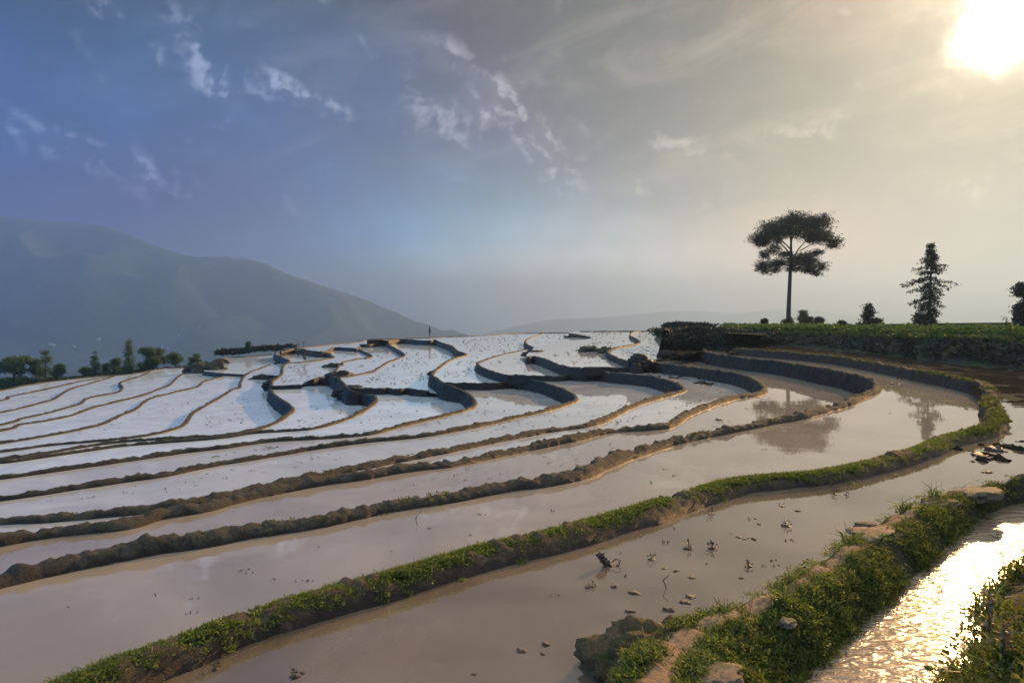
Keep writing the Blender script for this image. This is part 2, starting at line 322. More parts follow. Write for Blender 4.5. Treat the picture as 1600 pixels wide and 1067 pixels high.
C0 = Curve('grassy_bund', [h(2.0, 2.25), (-500, 1310), (-250, 1205), (-60, 1138), (40, 1095), (100, 1071), (203, 1029), (300, 994), (381, 962), (444, 943), (537, 918), (600, 901), (703, 871), (756, 856), (866, 831), (976, 800), (1070, 771), (1100, 763), (1150, 750), (1230, 742), (1300, 735), (1380, 717), (1441, 700), (1477, 684), (1526, 672), (1556, 661), (1559, 650), (1550, 630), (1545, 612), (1540, 600), (1490, 588), (1429, 577), (1355, 564), (1307, 557), (1244, 551), (1180, 546.5), (1156, 545), h(2.25, 2.3), (1146, 548), (1142, 552)], 1, .37, .165)
C1 = Curve('mud_bund', [h(2.25, 2.8), (-500, 1010), (-400, 985), (-150, 930), (0, 892), (94, 872), (157, 860), (250, 844), (313, 835), (391, 821), (500, 805), (600, 784), (694, 770), (788, 753), (850, 745), (913, 731), (950, 715), (1012, 695), (1075, 679), (1150, 665), (1206, 654), (1244, 648), (1272, 640), (1323, 626), (1342, 617), (1366, 608), (1369, 602), (1362, 593), (1347, 587), (1318.6, 580.5), (1275.6, 573), (1228, 565), (1180, 560), (1151, 557), (1119, 552.5), (1104, 549), h(2.25, 2.6), (1100, 546), (1108, 543), (1125, 541.5)], 1, .28, .14)
C2 = Curve('mud_bund', [h(2.8, 3.25), (-500, 925), (-400, 905), (-150, 865), (0, 837), (78, 824), (188, 813), (250, 797), (313, 787), (391, 767), (500, 747), (562, 739), (637, 726), (700, 719), (749, 709), (850, 690), (900, 680), (950, 669), (1037, 662), (1071.6, 644), (1095.5, 634), (1143, 619), (1180, 613), (1194, 608), (1190, 599), (1181.5, 592.4), (1151, 583), (1111, 577), (1087.5, 573), (1032, 567), (1020.5, 563), (1004.6, 563), h(2.8, 3.05), (996, 568), (975, 562), (955, 554), (950, 548), (960, 543), (984, 538.5), (999, 535), (993, 528), (985, 524), (988, 519), (1003, 516.9)], 1, .30, .14)
C3 = Curve('mud_bund', [h(3.25, 3.75), (-500, 856), (-400, 842), (-150, 822), (0, 807), (78, 803), (172, 795), (230, 789), (313, 777), (391, 760), (412, 755), (525, 732), (600, 718), (687, 702), (750, 689), (850, 670), (925, 659), (975, 637), (1012, 623), (1064, 609), (1066, 604), (1055.6, 597), (1020.5, 587.6), (990, 584), (960, 581.5), (935, 578), h(3.1, 3.55), (912, 575), (882, 571.5), (852, 560.6), (835, 556), (826, 557), h(3.5, 3.55), (822, 562)], 1, .30, .14)
C4 = Curve('mud_bund', [h(3.75, 4.3), (-500, 830), (-400, 820), (-150, 793), (0, 774), (188, 746), (250, 737.5), (325, 723), (425, 707), (500, 695), (575, 685), (620, 681), (675, 675), (750, 661), (800, 650), (855, 637.5), (887, 628), (900, 621.5), (893, 614), (882, 608), (858, 599), (847, 595.6), (828, 592), h(3.6, 4.0), (807, 586), (792, 585), (771, 580), (752, 573), (746, 567), (754, 563), (779, 554.5), (821, 545.5), h(3.3, 3.6), (848, 542), (891, 534.5), (924, 530), (905, 524), (889, 521.5), (906, 518.6)], 1, .28, .14)
C5 = Curve('mud_bund', [h(4.3, 4.9), (-500, 783), (-400, 775), (-150, 758), (0, 742), (125, 725), (275, 704), (350, 695), (425, 685), (500, 681), (575, 675), (625, 662.5), (700, 645), (737, 634), (741, 625), (734.6, 617), (723, 609.6), h(4.0, 4.6), (695, 598), (682, 590), (675, 583), (695, 566), (712, 558), (729, 553), (715, 548), (706, 540), (690, 535), (679, 530.5), (672, 532), (650, 531), (628, 529.8), (606, 531.5)], 1, .30, .14)
C6 = Curve('mud_bund', [h(4.9, 5.5), (-500, 753), (-400, 745), (-150, 730), (0, 719), (125, 702), (200, 692), (300, 684.5), (350, 680), (400, 673), (450, 670), (487, 667), (525, 657.5), (562, 642.5), (585, 627), (586, 619), (581.5, 617), (565, 614), h(4.65, 5.5), (546, 608), (535, 596), (526, 589), h(5.05, 5.5), (510, 589.5), (489, 592), h(5.45, 5.5), (471, 600)], 1, .30, .14)
E1 = Curve('mud_bund', [h(5.05, 5.3), (489, 591.5), (505, 588), (519, 582), (528, 573), (534, 566), (559, 560), (575, 558.5), (581, 556), (576, 552), (563, 546), (561, 541)], 1, .3, .14)
E2 = Curve('mud_bund', [h(4.65, 5.05), (530, 588.5), (559, 584), (583, 579), (589, 575), (604, 566), (623, 558.6), (632, 554.6), (627, 549), (604, 536.5), (598, 535), (580, 537.5), (562, 538)], 1, .3, .14)
C7 = Curve('mud_bund', [h(5.5, 6.2), (-500, 748), (-400, 741), (-150, 727), (0, 715), (175, 689), (300, 681), (350, 678), (381, 673), (408, 666.6), (432, 657), (453, 643), (457, 637), (452, 631.5), (440, 623.6), (428.5, 615.6), (423, 607.6), h(5.3, 5.75), (424, 600), (425, 594), (432, 590), (440.5, 582), (441, 574), (447.6, 567), h(5.3, 5.55), (471.5, 565), (495, 562.5), (516, 559), (521, 556), (498, 551), (519, 544)], 1, .30, .14)
C8 = Curve('mud_bund', [h(6.2, 6.5), (-400, 737), (-150, 717), (0, 703), (76, 693), (135, 688), (180, 684), (236, 676.6), (275.6, 667), (289, 659), (299, 645), (320, 632), (349, 616), (363, 606.8), (374, 604.5), (375, 597), (380, 588), (389, 581), (405, 575), (422, 569)], 1, .3, .14)
C9 = Curve('mud_bund', [h(6.5, 6.7), (-400, 735), (-150, 709), (0, 690), (76, 678), (135, 666.5), (160, 660), (185.5, 648), (212, 637), (231, 622.4), (266, 613), (307.5, 603), (315.5, 596), (332, 591), (349, 587)], 1, .3, .14)
C10 = Curve('mud_bund', [h(6.7, 6.9), (-400, 715), (-150, 690), (0, 671), (30, 661.5), (67.5, 656), (101, 649.6), (118, 644.6), (145, 635), (180, 626.5), (220, 617), (244, 608), (263, 601), (271, 594), (280, 586), (298, 578.6), (307.5, 575)], 1, .3, .14)
C11 = Curve('mud_bund', [h(6.9, 7.1), (-400, 708), (-150, 684), (0, 662), (34, 652), (67.5, 645), (109.6, 634), (125, 629), (136, 621), (168.6, 614.5), (184, 611.5), (191, 604), (187, 597.5), (200, 592), (212, 589), (230, 582), (234, 578)], 1, .3, .14)
C12 = Curve('mud_bund', [h(7.1, 7.3), (-400, 695), (-150, 668), (0, 643), (34, 635.5), (64, 628), (84, 622), (101, 611), (118, 604), (140, 598), (168.6, 590), (180, 586)], 1, .28, .13)
C13 = Curve('mud_bund', [h(7.3, 7.5), (-400, 680), (-150, 648), (0, 624.5), (12, 619), (42, 613), (67.5, 608), (101, 600.5), (125, 595), (152, 590.6), (180, 586.2)], 1, .28, .13)
RP = Curve('mud_bund', [h(2.79, 2.84), (1108, 548), (1094, 553), (1072, 558.5), (1056, 556), (1047.5, 550.5), (1056, 545.5), (1075, 543.5), (1100, 543.5)], 1, .4, .2)
BR = Curve('mud_bund', [h(3.45, 4.0), (849, 520.6), (837, 524), (827, 528), (821, 532), (823, 537), (832, 541.5), (842, 543)], -1, .3, .14)
DQ = Curve('mud_bund', [h(5.55, 6.3), (449, 567), (452, 563), (441, 558), (430, 553), (432, 550.5), (445, 548), (464, 544.7)], 1, .3, .14)
TW = Curve('mud_bund', [h(5.4, 5.5), (440, 549), h(4.9, 5.5), (464, 544.5), (480, 547), (499, 549), (512, 547), (521, 542.5), (540, 543), (557, 544), (564, 540.5), (574, 538), (590, 538), (600, 535), h(4.9, 4.95), (608, 531.5)], -1, .3, .14)
X = [Curve('cross_bund', [h(5.3, 5.5), (422, 602.5), (440, 602), (471, 600.8)], -1, .28, .14),
     Curve('cross_bund', [h(4.65, 4.9), (545, 606), (580, 605.8), (595, 606.5), (606, 605.5), (622, 607.5), (635, 606), (650, 608.5), (669, 609.5)], -1, .3, .2),
     Curve('cross_bund', [h(4.0, 4.3), (692, 597), (723, 597.8), (760, 598.5), (792, 596)], -1, .28, .14),
     Curve('cross_bund', [h(3.55, 3.75), (805, 585.5), (840, 586.8), (875, 587.3), (900, 584)], -1, .28, .14),
     Curve('cross_bund', [h(3.05, 3.25), (910, 574), (960, 573.3), (1004, 573.3)], -1, .28, .14),
     Curve('cross_bund', [h(2.79, 2.84), (1003, 563), (1036, 561.5), (1072, 559)], -1, .28, .14),
     Curve('cross_bund', [h(6.35, 6.5), (318, 580), (345, 583), (365, 584), (383, 584.8)], -1, .28, .14)]
K = [Curve('edge_bund', [h(7.5, 10), (-500, 700), (-400, 672), (-150, 636), (0, 609), (34, 602), (76, 595.6), (135, 589), (183, 585)], 1, .3, .15),
     Curve('edge_bund', [h(7.1, 9.5), (178, 585.5), (209, 583), (236, 578)], 1, .3, .15),
     Curve('edge_bund', [h(6.9, 9.3), (234, 578.2), (260, 574.6), (290, 573), (316, 570)], 1, .3, .15),
     Curve('edge_bund', [h(6.35, 9), (322, 572), (345, 559.5), (385, 557), (424, 554.2)], 1, .3, .15),
     Curve('edge_bund', [h(4.9, 8), (438, 549), (462, 543.8), (487, 540.7), (519, 537.2), (559, 534), (574, 530.3), (608, 529.3)], 1, .3, .15),
     Curve('edge_bund', [h(4.0, 7), (574, 530.2), (620, 528.7), (669, 527.2), (698, 525.8), (747, 524), (803, 521), (850, 519.6)], 1, .28, .14),
     Curve('edge_bund', [h(3.45, 6), (843, 519.8), (880, 519.6), (908, 519)], 1, .28, .14),
     Curve('edge_bund', [h(3.05, 5.5), (906, 517.4), (940, 517.2), (988, 516.9)], 1, .28, .14),
     Curve('edge_bund', [h(2.79, 5), (984, 517.2), (1010, 516.9), (1050, 516.8)], 1, .28, .14)]
def px(H, *pts): return [at_h(x, y, H)[:2] for x, y in pts]
def loc(o): return o
PONDS = [
 (2.0, 'P0', C0.sub() + px(2.0, (1143, 548), (1150, 540), (1300, 544), (1425, 559), (1600, 573), (2400, 650)) + [(14, 3), (6, -.5), (-7, -.5)]),
 (2.25, 'P1', C1.sub() + C0.sub()[::-1]),
 (2.8, 'P2', C2.sub(None, (1004, 563)) + px(2.8, (1036, 558), (1090, 548)) + C1.sub((1119, 552.5), (-500, 1010))),
 (2.79, 'P8r', C2.sub((1004.6, 563), (1003, 517)) + px(2.79, (1045, 516.8), (1100, 528), (1110, 545), (1085, 556)) + X[5].sub()[::-1]),
 (3.25, 'P3', C3.sub(None, (912, 575)) + px(3.25, (960, 572), (1003, 572)) + C2.sub((996, 568), (-500, 925))),
 (3.05, 'P7r', C3.sub((912, 575), (822, 562)) + C4.sub((840, 543), (906, 518)) + px(3.05, (940, 517.4), (984, 517.1)) + C2.sub((988, 519), (996, 568)) + X[4].sub()[::-1]),
 (3.75, 'P4', C4.sub(None, (807, 586)) + px(3.75, (898, 581)) + C3.sub((912, 575), (-500, 856))),
 (3.55, 'P6r', C4.sub((807, 586), (840, 543)) + C3.sub((822, 562), (912, 575)) + X[3].sub()[::-1]),
 (4.3, 'P5', C5.sub(None, (695, 598)) + px(4.3, (740, 594)) + C4.sub((800, 586), (-500, 830))),
 (4.0, 'P4r', C5.sub((695, 598), (606, 531.5)) + px(4.0, (590, 530), (620, 528.9), (669, 527.4), (698, 526), (747, 524.2), (803, 521.2), (850, 519.8)) + px(4.0, (850, 540)) + C4.sub((836, 543.5), (800, 586)) + X[2].sub()[::-1]),
 (3.45, 'P5b', BR.sub()[::-1] + BR.sub()[:1] + px(3.45, (880, 519.8), (908, 519.2), (926, 530), (870, 540))),
 (4.9, 'P6', C6.sub(None, (548, 610)) + px(4.9, (600, 603), (665, 606)) + C5.sub((690, 596), (-500, 783))),
 (4.65, 'P3r', C6.sub((548, 608), (526, 589)) + E2.sub() + px(4.65, (606, 531), (640, 528)) + C5.sub((690, 535), (692, 597)) + X[1].sub()[::-1]),
 (5.5, 'P7', C7.sub(None, (423, 604)) + px(5.5, (430, 598)) + C6.sub((471, 600), (-500, 753))),
 (5.3, 'P1r', C7.sub((424, 600), (519, 544)) + px(5.3, (540, 540), (562, 539)) + E1.sub()[::-1] + px(5.3, (471, 600.8), (424, 602.5))),
 (5.05, 'P2r', E1.sub() + px(5.05, (575, 536), (598, 534)) + E2.sub()[::-1] + px(5.05, (510, 589.5))),
 (5.55, 'P0r', DQ.sub((452, 563), (464, 544.7)) + px(5.55, (480, 543), (515, 541)) + C7.sub((519, 544), (447.6, 567))),
 (4.9, 'T', TW.sub() + px(4.9, (606, 529.6), (577, 530.6), (559, 534.1), (519, 537.3), (487, 540.8), (462, 544))),
 (6.35, 'R1', px(6.35, (318, 580), (345, 583), (365, 584), (383, 584.8)) + C8.sub((382, 585), (422, 569)) + px(6.35, (436, 562), (440, 552), (424, 554.4), (385, 557.2), (345, 559.8), (322, 570))),
 (6.2, 'P8', C8.sub() + px(6.2, (452, 566)) + C7.sub((441, 574), (-500, 748))),
 (6.5, 'P9', C9.sub() + px(6.5, (340, 582), (370, 578)) + C8.sub((380, 588), (-400, 737))),
 (6.7, 'P10', C10.sub() + px(6.7, (330, 575), (348, 584)) + C9.sub()[::-1]),
 (6.9, 'P11', C11.sub() + px(6.9, (236, 578.3), (260, 574.9), (290, 573.3), (312, 571)) + C10.sub()[::-1]),
 (7.1, 'P12', C12.sub() + px(7.1, (185, 585.2), (209, 583.2), (232, 579.5)) + C11.sub()[::-1]),
 (7.3, 'P13', C13.sub() + C12.sub()[::-1]),
 (7.5, 'P14', px(7.5, (-400, 675), (-150, 638), (0, 609.5), (34, 602.4), (76, 596), (135, 589.3), (180, 585.6)) + C13.sub()[::-1]),
]
def sheet(name, poly, z, mat_):
    pts = []
    for p in poly:
        if not pts or (pts[-1] - Vector(p[:2])).length > .01: pts.append(Vector(p[:2]))
    if (pts[0] - pts[-1]).length < .01: pts.pop()
    vo, eo, fo = delaunay_2d_cdt(pts, [], [list(range(len(pts)))], 1, 1e-3)[:3]
    V = [(p[0], p[1], z) for p in vo]
    T = []
    for a, b, c in fo:
        n = (vo[b] - vo[a]).cross(vo[c] - vo[a])
        T.append((a, b, c) if n > 0 else (a, c, b))
    return mesh_np(name, V, T, mat_, smooth=False)
# silty water: the near paddies are freshly puddled and brown, the middle and far ones painted pale to stand in for bright sky reflection
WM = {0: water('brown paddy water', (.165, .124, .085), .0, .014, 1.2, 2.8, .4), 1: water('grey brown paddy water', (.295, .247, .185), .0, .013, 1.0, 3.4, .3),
      2: water('paddy water with painted sky sheen', (.41, .41, .385), .01, .02, 1.0, 3.6), 3: water('silty water with painted sky sheen', (.52, .59, .61), .03, .035, 1.3, 3.4)}
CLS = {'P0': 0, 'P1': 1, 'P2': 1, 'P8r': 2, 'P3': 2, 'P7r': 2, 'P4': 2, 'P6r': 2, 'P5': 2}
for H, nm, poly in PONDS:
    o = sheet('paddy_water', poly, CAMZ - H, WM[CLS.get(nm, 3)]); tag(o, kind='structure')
def bund(c, mat_, name=None, rough=1.0):
    W_ = c.W; side = c.side; w, hh = c.w, c.h
    # resample with a step that follows the distance
    S = [W_[0]]; 
    for i in range(len(W_) - 1):
        a, b = W_[i], W_[i + 1]; d = math.hypot(b[0] - a[0], b[1] - a[1])
        st = max(.02, .0024 * math.hypot(a[0], a[1])) * (1.0 if a[1] < 60 else 1.5)
        n = max(1, int(d / st))
        for k in range(1, n + 1):
            t = k / n; S.append(tuple(a[j] + (b[j] - a[j]) * t for j in range(4)))
    n = len(S); P = np.array(S)
    T = np.zeros((n, 2)); T[1:-1] = P[2:, :2] - P[:-2, :2]; T[0] = P[1, :2] - P[0, :2]; T[-1] = P[-1, :2] - P[-2, :2]
    # smooth the tangent over ~ the bund's width so noses stay round
    for _ in range(6): T[1:-1] = (T[:-2] + T[1:-1] * 2 + T[2:]) / 4
    T /= np.maximum(np.linalg.norm(T, axis=1, keepdims=True), 1e-9)
    N = np.stack([-T[:, 1], T[:, 0]], 1) * side
    V = []; K_ = 15
    for i in range(n):
        x, y, zu, zl = S[i]; drop = zu - zl; dist = math.hypot(x, y)
        nx, ny = N[i]
        wob = fb(x * 1.7, y * 1.7, 1.3, 5); ww = w * (1 + .2 * wob + .3 * fb(x * .4 + 5, y * .4, 3.1, 2)); ht = hh * (1 + .28 * fb(x * 2.3, y * 2.3, 7.1, 5) + .35 * fb(x * .45, y * .45, 3.1, 3))
        bat = .16 * drop + .06
        prof = [(-ww * .98, -.12), (-ww * .80, -.01), (-ww * .66, ht * .35), (-ww * .50, ht * .78), (-ww * .30, ht * .97), (-ww * .08, ht * 1.03), (ww * .14, ht * 1.0),
                (ww * .32, ht * .9), (ww * .46, ht * .6), (ww * .54, ht * .1 - drop * .08)]
        for k in range(5):
            t = (k + 1) / 5; prof.append((ww * .54 + bat * t ** .8, -drop * (.08 + .92 * t) - .16 * t))
        for k, (u, z) in enumerate(prof):
            X_, Y_, Z_ = x + nx * u, y + ny * u, zu + z
            am = (.030 if k < 9 else .13 * min(1, drop)) * rough; 
            if k in (0, 14): am = .01
            a1 = fb(X_ * 9, Y_ * 9, Z_ * 9, 3)
            a2 = fb(X_ * 2.9 + 9, Y_ * 2.9, Z_ * 3.5, 3)
            dlt = am * (a1 + (1.1 if dist > 9 else .6) * a2)
            Z_ += dlt * (1.0 if k < 9 else .15); X_ += nx * dlt * .7; Y_ += ny * dlt * .7
            V.append((X_, Y_, Z_))
    K_ = 15
    i = np.arange(n - 1)[:, None]; k = np.arange(K_ - 1)[None, :]; a = i * K_ + k
    if side > 0: Fq = np.stack([a, a + K_, a + K_ + 1, a + 1], -1)[:, :, ::-1]
    else: Fq = np.stack([a, a + K_, a + K_ + 1, a + 1], -1)
    tn = np.tile(np.array([0, .1, .45, .8, 1, 1, 1, .8, .35, .1] + [0] * 5), n)
    o = mesh_np(name or c.name, V, Fq.reshape(-1, 4), mat_, tint=tn)
    return tag(o, kind='structure')
bund(C0, M['mudgrass'], rough=1.35)
bund(C1, M['mud'], rough=1.3); bund(C2, M['mud'], rough=1.2); bund(C3, M['mud'], rough=1.1)
for c in (C4, C5, C6, E1, E2, C7, C8, C9, C10, C11, C12, C13, BR, DQ, TW, RP): bund(c, M['mudfar'], rough=1.1)
for c in X: bund(c, M['mudfar'], rough=1.4)
for c in K: bund(c, M['mudfar'], rough=1.2)
# ------------------------------------------------------------------ ground, hillside below the outer bunds, valley
def catm(pts, n):
    out = []
    for i in range(len(pts) - 1):
        a, b, c, d = pts[max(i - 1, 0)], pts[i], pts[i + 1], pts[min(i + 2, len(pts) - 1)]
        for k in range(n): out.append(cat(a, b, c, d, k / n))
    out.append(pts[-1]); return out
def grid(name, rows, mat_, kind='structure', smooth=True, flip=False):
    m, n = len(rows), len(rows[0]); V = [p for r in rows for p in r]
    i = np.arange(m - 1)[:, None]; k = np.arange(n - 1)[None, :]; a = i * n + k
    Fq = np.stack([a, a + 1, a + n + 1, a + n], -1).reshape(-1, 4)
    if flip: Fq = Fq[:, ::-1]
    o = mesh_np(name, V, Fq, mat_, smooth=smooth)
    if kind: tag(o, kind=kind)
    return o
# the hill falls away outside the outer bunds
rim_px = [(-500, 700, 7.5), (-400, 672, 7.5), (-150, 636, 7.5), (0, 609, 7.5), (76, 595.6, 7.5), (135, 589, 7.4), (183, 585, 7.2), (236, 578, 7.0), (290, 573, 6.8), (345, 560, 6.4), (385, 557, 6.3), (424, 554.2, 6.1), (462, 545, 5.2), (519, 538, 5.0), (559, 534.4, 4.9), (620, 529, 4.2), (698, 526, 4.0), (803, 521.5, 4.0), (870, 520, 3.6), (940, 517.6, 3.1), (1010, 517.2, 2.8), (1060, 517.5, 2.7)]
rim = []
for x, y, H in rim_px:
    p = at_h(x, y, H); rim.append((p[0], p[1], p[2]))
rim += [(45, 118, 0.2), (80, 112, 1.0), (130, 95, 1.2), (190, 60, 1.2), (240, 10, 1.0)]
rim = [(-9, -25, -2.5), (-12, -3, -3.5)] + rim
rim = catm(rim, 5)
rows = [[] for _ in range(14)]
offs = [(0, -.25), (.6, -.9), (2.5, -2.2), (6, -4), (14, -8), (30, -15), (60, -30), (110, -55), (180, -90), (280, -135), (420, -190), (600, -245), (900, -292), (1300, -301)]
for i, p in enumerate(rim):
    a = rim[max(i - 1, 0)]; b = rim[min(i + 1, len(rim) - 1)]
    tx, ty = b[0] - a[0], b[1] - a[1]; l = math.hypot(tx, ty); rx, ry = -ty / l, tx / l
    c = Vector((p[0] - 20, p[1] - 50)).normalized()
    rx, ry = rx * .5 + c.x * .8, ry * .5 + c.y * .8
    for k, (o_, dz) in enumerate(offs):
        x, y = p[0] + rx * o_, p[1] + ry * o_
        z = p[2] + dz + (0 if k < 2 else fb(x * .03, y * .03, 2.2) * min(o_ * .12, 14))
        rows[k].append((x, y, z))
grid('hillside', rows, M['slope'])
grid('ground', [[(-11000, -2500, -300), (11000, -2500, -300)], [(-11000, 9500, -300), (11000, 9500, -300)]], M['slope'])
# ------------------------------------------------------------------ mountains
M['forest'] = soil('forested mountain', (.025, .05, .048), (.055, .09, .075), (.012, .027, .026), .006, .95, .05, 0, .3)
def ridge(name, pts, D0, D1, slope, depth_len, amp, nu=260, nv=70, seed=0.0):
    crest = catm([(p[0], p[1]) for p in pts], 12)
    n = len(crest); rows = []
    C_ = []
    for i, (x, y) in enumerate(crest):
        t = (x - crest[0][0]) / (crest[-1][0] - crest[0][0]); D = D0 + (D1 - D0) * t
        C_.append(at_d(x, y, D))
    # resample by x
    xs = np.linspace(C_[0][0], C_[-1][0], nu); A = np.array(C_)
    yy = np.interp(xs, A[:, 0], A[:, 1]); zz = np.interp(xs, A[:, 0], A[:, 2])
    for j in range(-12, nv):
        r = []
        for i in range(nu):
            x0, y0, z0 = xs[i], yy[i], zz[i]
            t = j / nv
            if j >= 0:
                dd = t * depth_len; x, y = x0 + dd * .25, y0 - dd
                drop = (z0 + 300) * (1 - (1 - t) ** 1.25)
            else:
                dd = j / 12 * depth_len; x, y = x0, y0 - dd * .8; drop = (z0 + 300) * (-j / 12) ** 1.1
            sp = 1 - abs(mn.fractal(Vector((x * .0016 + seed, y * .0011, seed)), 1, 2, 3)) * 2.2
            tree = fb(x * .03, y * .03, seed, 3)
            env = min(1, abs(t) * 6) * (1 - max(t, 0)) if j >= 0 else min(1, -t * 4)
            z = z0 - drop + amp * (sp - .5) * env + tree * 5 + fb(x * .008, y * .008, seed + 4, 3) * 9 * (.35 + env)
            if j == nv - 1: z = -302
            r.append((x, y, z))
        rows.append(r)
    return grid(name, rows, M['forest'])
ridge('mountain', [(-900, 420), (-600, 360), (-300, 325), (-100, 328), (0, 337), (60, 343), (130, 350), (160, 354), (200, 366), (230, 379), (262, 391), (300, 401), (340, 401), (370, 403), (412, 411), (440, 424), (480, 438), (520, 452), (560, 464), (590, 477), (620, 489), (645, 500), (670, 508), (700, 520), (740, 527), (790, 540)], 2200, 3300, .4, 1500, 130, seed=3.1)
ridge('mountain', [(760, 520), (860, 500), (930, 497), (985, 492), (1030, 488), (1072, 486), (1100, 487), (1150, 490), (1220, 493), (1320, 495), (1450, 492), (1600, 496), (1900, 500)], 7800, 7900, .4, 1300, 50, nu=160, nv=30, seed=9.7)
ridge('mountain', [(980, 520), (1100, 500), (1170, 488), (1225, 483), (1270, 485), (1330, 494), (1420, 500), (1600, 505), (1900, 500)], 6600, 6700, .4, 1900, 60, nu=120, nv=30, seed=5.7)
# ------------------------------------------------------------------ the long bank at the right
st = [ # px, base y, base H, lip y, top y   (lip 1 m behind the base, top 4 m behind)
 (1128, 541, 2.05, 521.5, 516.5), (1165, 541, 2.0, 523, 516), (1200, 541, 2.0, 525, 515), (1250, 542.5, 2.0, 523.5, 515.5), (1300, 546, 2.0, 526, 517), (1360, 553, 2.0, 528, 519),
 (1403, 559, 2.0, 531, 520.5), (1425, 562, 2.0, 530, 521), (1470, 567, 2.0, 531, 521.5), (1530, 572, 2.0, 533, 523), (1600, 578, 2.0, 538, 526), (1750, 596, 2.0, 552, 534), (2000, 630, 2.0, 575, 550), (2500, 700, 2.0, 620, 585), (3400, 830, 2.0, 700, 650)]
st = catm([tuple(map(float, s)) for s in st], 14)
brow = []
for (x, yb, H, yl, yt) in st:
    b = at_h(x, yb, H); D = b[1]; up = Vector((b[0], b[1])).normalized()
    def at_off(y, off):
        p = at_d(x, y, 1.0); d = math.hypot(p[0], p[1]); t = (math.hypot(b[0], b[1]) + off) / d
        r_ = ray(x, y); return (r_[0] / r_[1] * t, t, CAMZ + r_[2] / r_[1] * t)
    L_, T_ = at_off(yl, .9), at_off(yt, 3.6)
    col_ = [(b[0] - up.x * .25, b[1] - up.y * .25, b[2] - .15), (b[0] - up.x * .12, b[1] - up.y * .12, b[2] + .06), (b[0], b[1], b[2] + .09)]
    for k in range(1, 9):
        t = k / 8; col_.append(tuple(b[j] + (L_[j] - b[j]) * (t ** 1.6 if j < 2 else t) for j in range(3)))
    for k in range(1, 7):
        t = k / 6; col_.append(tuple(L_[j] + (T_[j] - L_[j]) * (t if j < 2 else t ** .8) for j in range(3)))
    zt = T_[2]
    for off, z in ((5, .0), (10, -.02), (18, -.05), (30, -.1), (42, -.2), (52, -.6), (62, -1.6)):
        if x > 1600: off *= .9
        col_.append((T_[0] + up.x * off, T_[1] + up.y * off, (zt if off < 6 else .78) + z if off < 6 else zt * max(0, 1 - off / 20) + .78 * min(1, off / 20) + z))
    q = []
    for k, (X_, Y_, Z_) in enumerate(col_):
        a = .0 if k < 2 else (.05 if k < 4 else .16 if k < 15 else .05)
        n1_ = fb(X_ * .8, Y_ * .8, Z_ * 1.5, 4)
        q.append((X_ + a * n1_, Y_ - a * n1_ * 1.5, Z_ + a * .5 * fb(X_ * 1.7, Y_ * 1.7, 3, 3)))
    brow.append(q)
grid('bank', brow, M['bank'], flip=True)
BANKTOP = brow
# the raised corner with a little paddy behind it, left of the field
H2 = 1.16
sheet('paddy_water', px(H2, (1075, 516.5), (1110, 519), (1150, 521.5), (1185, 523.5), (1200, 523), (1180, 514.6), (1120, 513.9), (1060, 513.2)), CAMZ - H2, WM[1])['kind'] = 'structure'
stl = [(1024, 523, 2.63, 521.5, 518, 46), (1034, 527, 2.63, 518, 511.5, 46), (1043, 530, 2.6, 515.5, 508.6, 46), (1055, 536, 2.5, 514, 509, 45.5), (1066, 541, 2.3, 514, 511.5, 45), (1080, 543.5, 2.2, 516.4, 515.5, 45), (1110, 544, 2.15, 519, 518.4, 45), (1140, 543.5, 2.1, 521.4, 520.6, 45), (1170, 542.5, 2.06, 523.6, 522.8, 45), (1200, 542.6, 2.05, 526, 525, 44)]
stl = catm([tuple(map(float, s)) for s in stl], 9)
rw = []
for (x, yb, H, yl, yt, Dt) in stl:
    b = at_h(x, yb, H); T_ = at_d(x, yt, max(Dt, b[1] + 1.0)); L_ = at_d(x, yl, max(Dt - .6, b[1] + .5))
    c_ = [(b[0], b[1] - .3, b[2] - .25)] + [tuple(b[j] + (L_[j] - b[j]) * (t ** 1.4 if j < 2 else t ** .9) for j in range(3)) for t in [k / 9 for k in range(10)]] + [T_]
    c_ += [(T_[0] + .02, T_[1] + .5, T_[2] - .02), (T_[0] + .05, T_[1] + 1.0, T_[2] - .35)]
    rw.append([(X_ + .12 * fb(X_ * 1.1, Y_, Z_ * 2, 4), Y_, Z_ + (.10 if 1 < k < 12 else 0) * fb(X_ * 1.4, Y_ * 1.4, Z_, 4)) for k, (X_, Y_, Z_) in enumerate(c_)])
grid('bank', rw, M['bank'], flip=True)
# rim round the back of the little paddy
RB = Curve('edge_bund', [h(1.16, 3.5), (1040, 514.5), (1046, 513), (1075, 513.3), (1112, 513.6), (1150, 514.4), (1178, 514.8)], 1, .5, .3)
bund(RB, M['bank'])
# low hump of dark soil standing in the field's edge
# ------------------------------------------------------------------ near bank with the trodden path, between paddy and ditch
LT = [(860, 1330), (905, 1200), (960, 1090), (1000, 1025), (1048, 985), (1090, 968), (1140, 953), (1200, 928), (1250, 900), (1275, 882), (1330, 850), (1352, 832), (1375, 816), (1420, 797), (1450, 778), (1500, 766), (1550, 757), (1600, 747), (1700, 731), (1900, 706), (2300, 668)]
RWp = [(1020, 1600), (1140, 1280), (1235, 1085), (1285, 1035), (1345, 980), (1388, 942), (1438, 895), (1470, 865), (1508, 832), (1548, 803), (1590, 788), (1660, 780), (1760, 760), (1950, 732), (2400, 690)]
def dense(pts, H, n=400):
    q = catm(pts, 10); w = np.array([at_h(x, y, H)[:2] for x, y in q])
    s_ = np.concatenate([[0], np.cumsum(np.linalg.norm(np.diff(w, axis=0), axis=1))]); u = np.linspace(0, 1, n) ** 1.5 * s_[-1]
    return np.stack([np.interp(u, s_, w[:, 0]), np.interp(u, s_, w[:, 1])], 1)
NB = 520
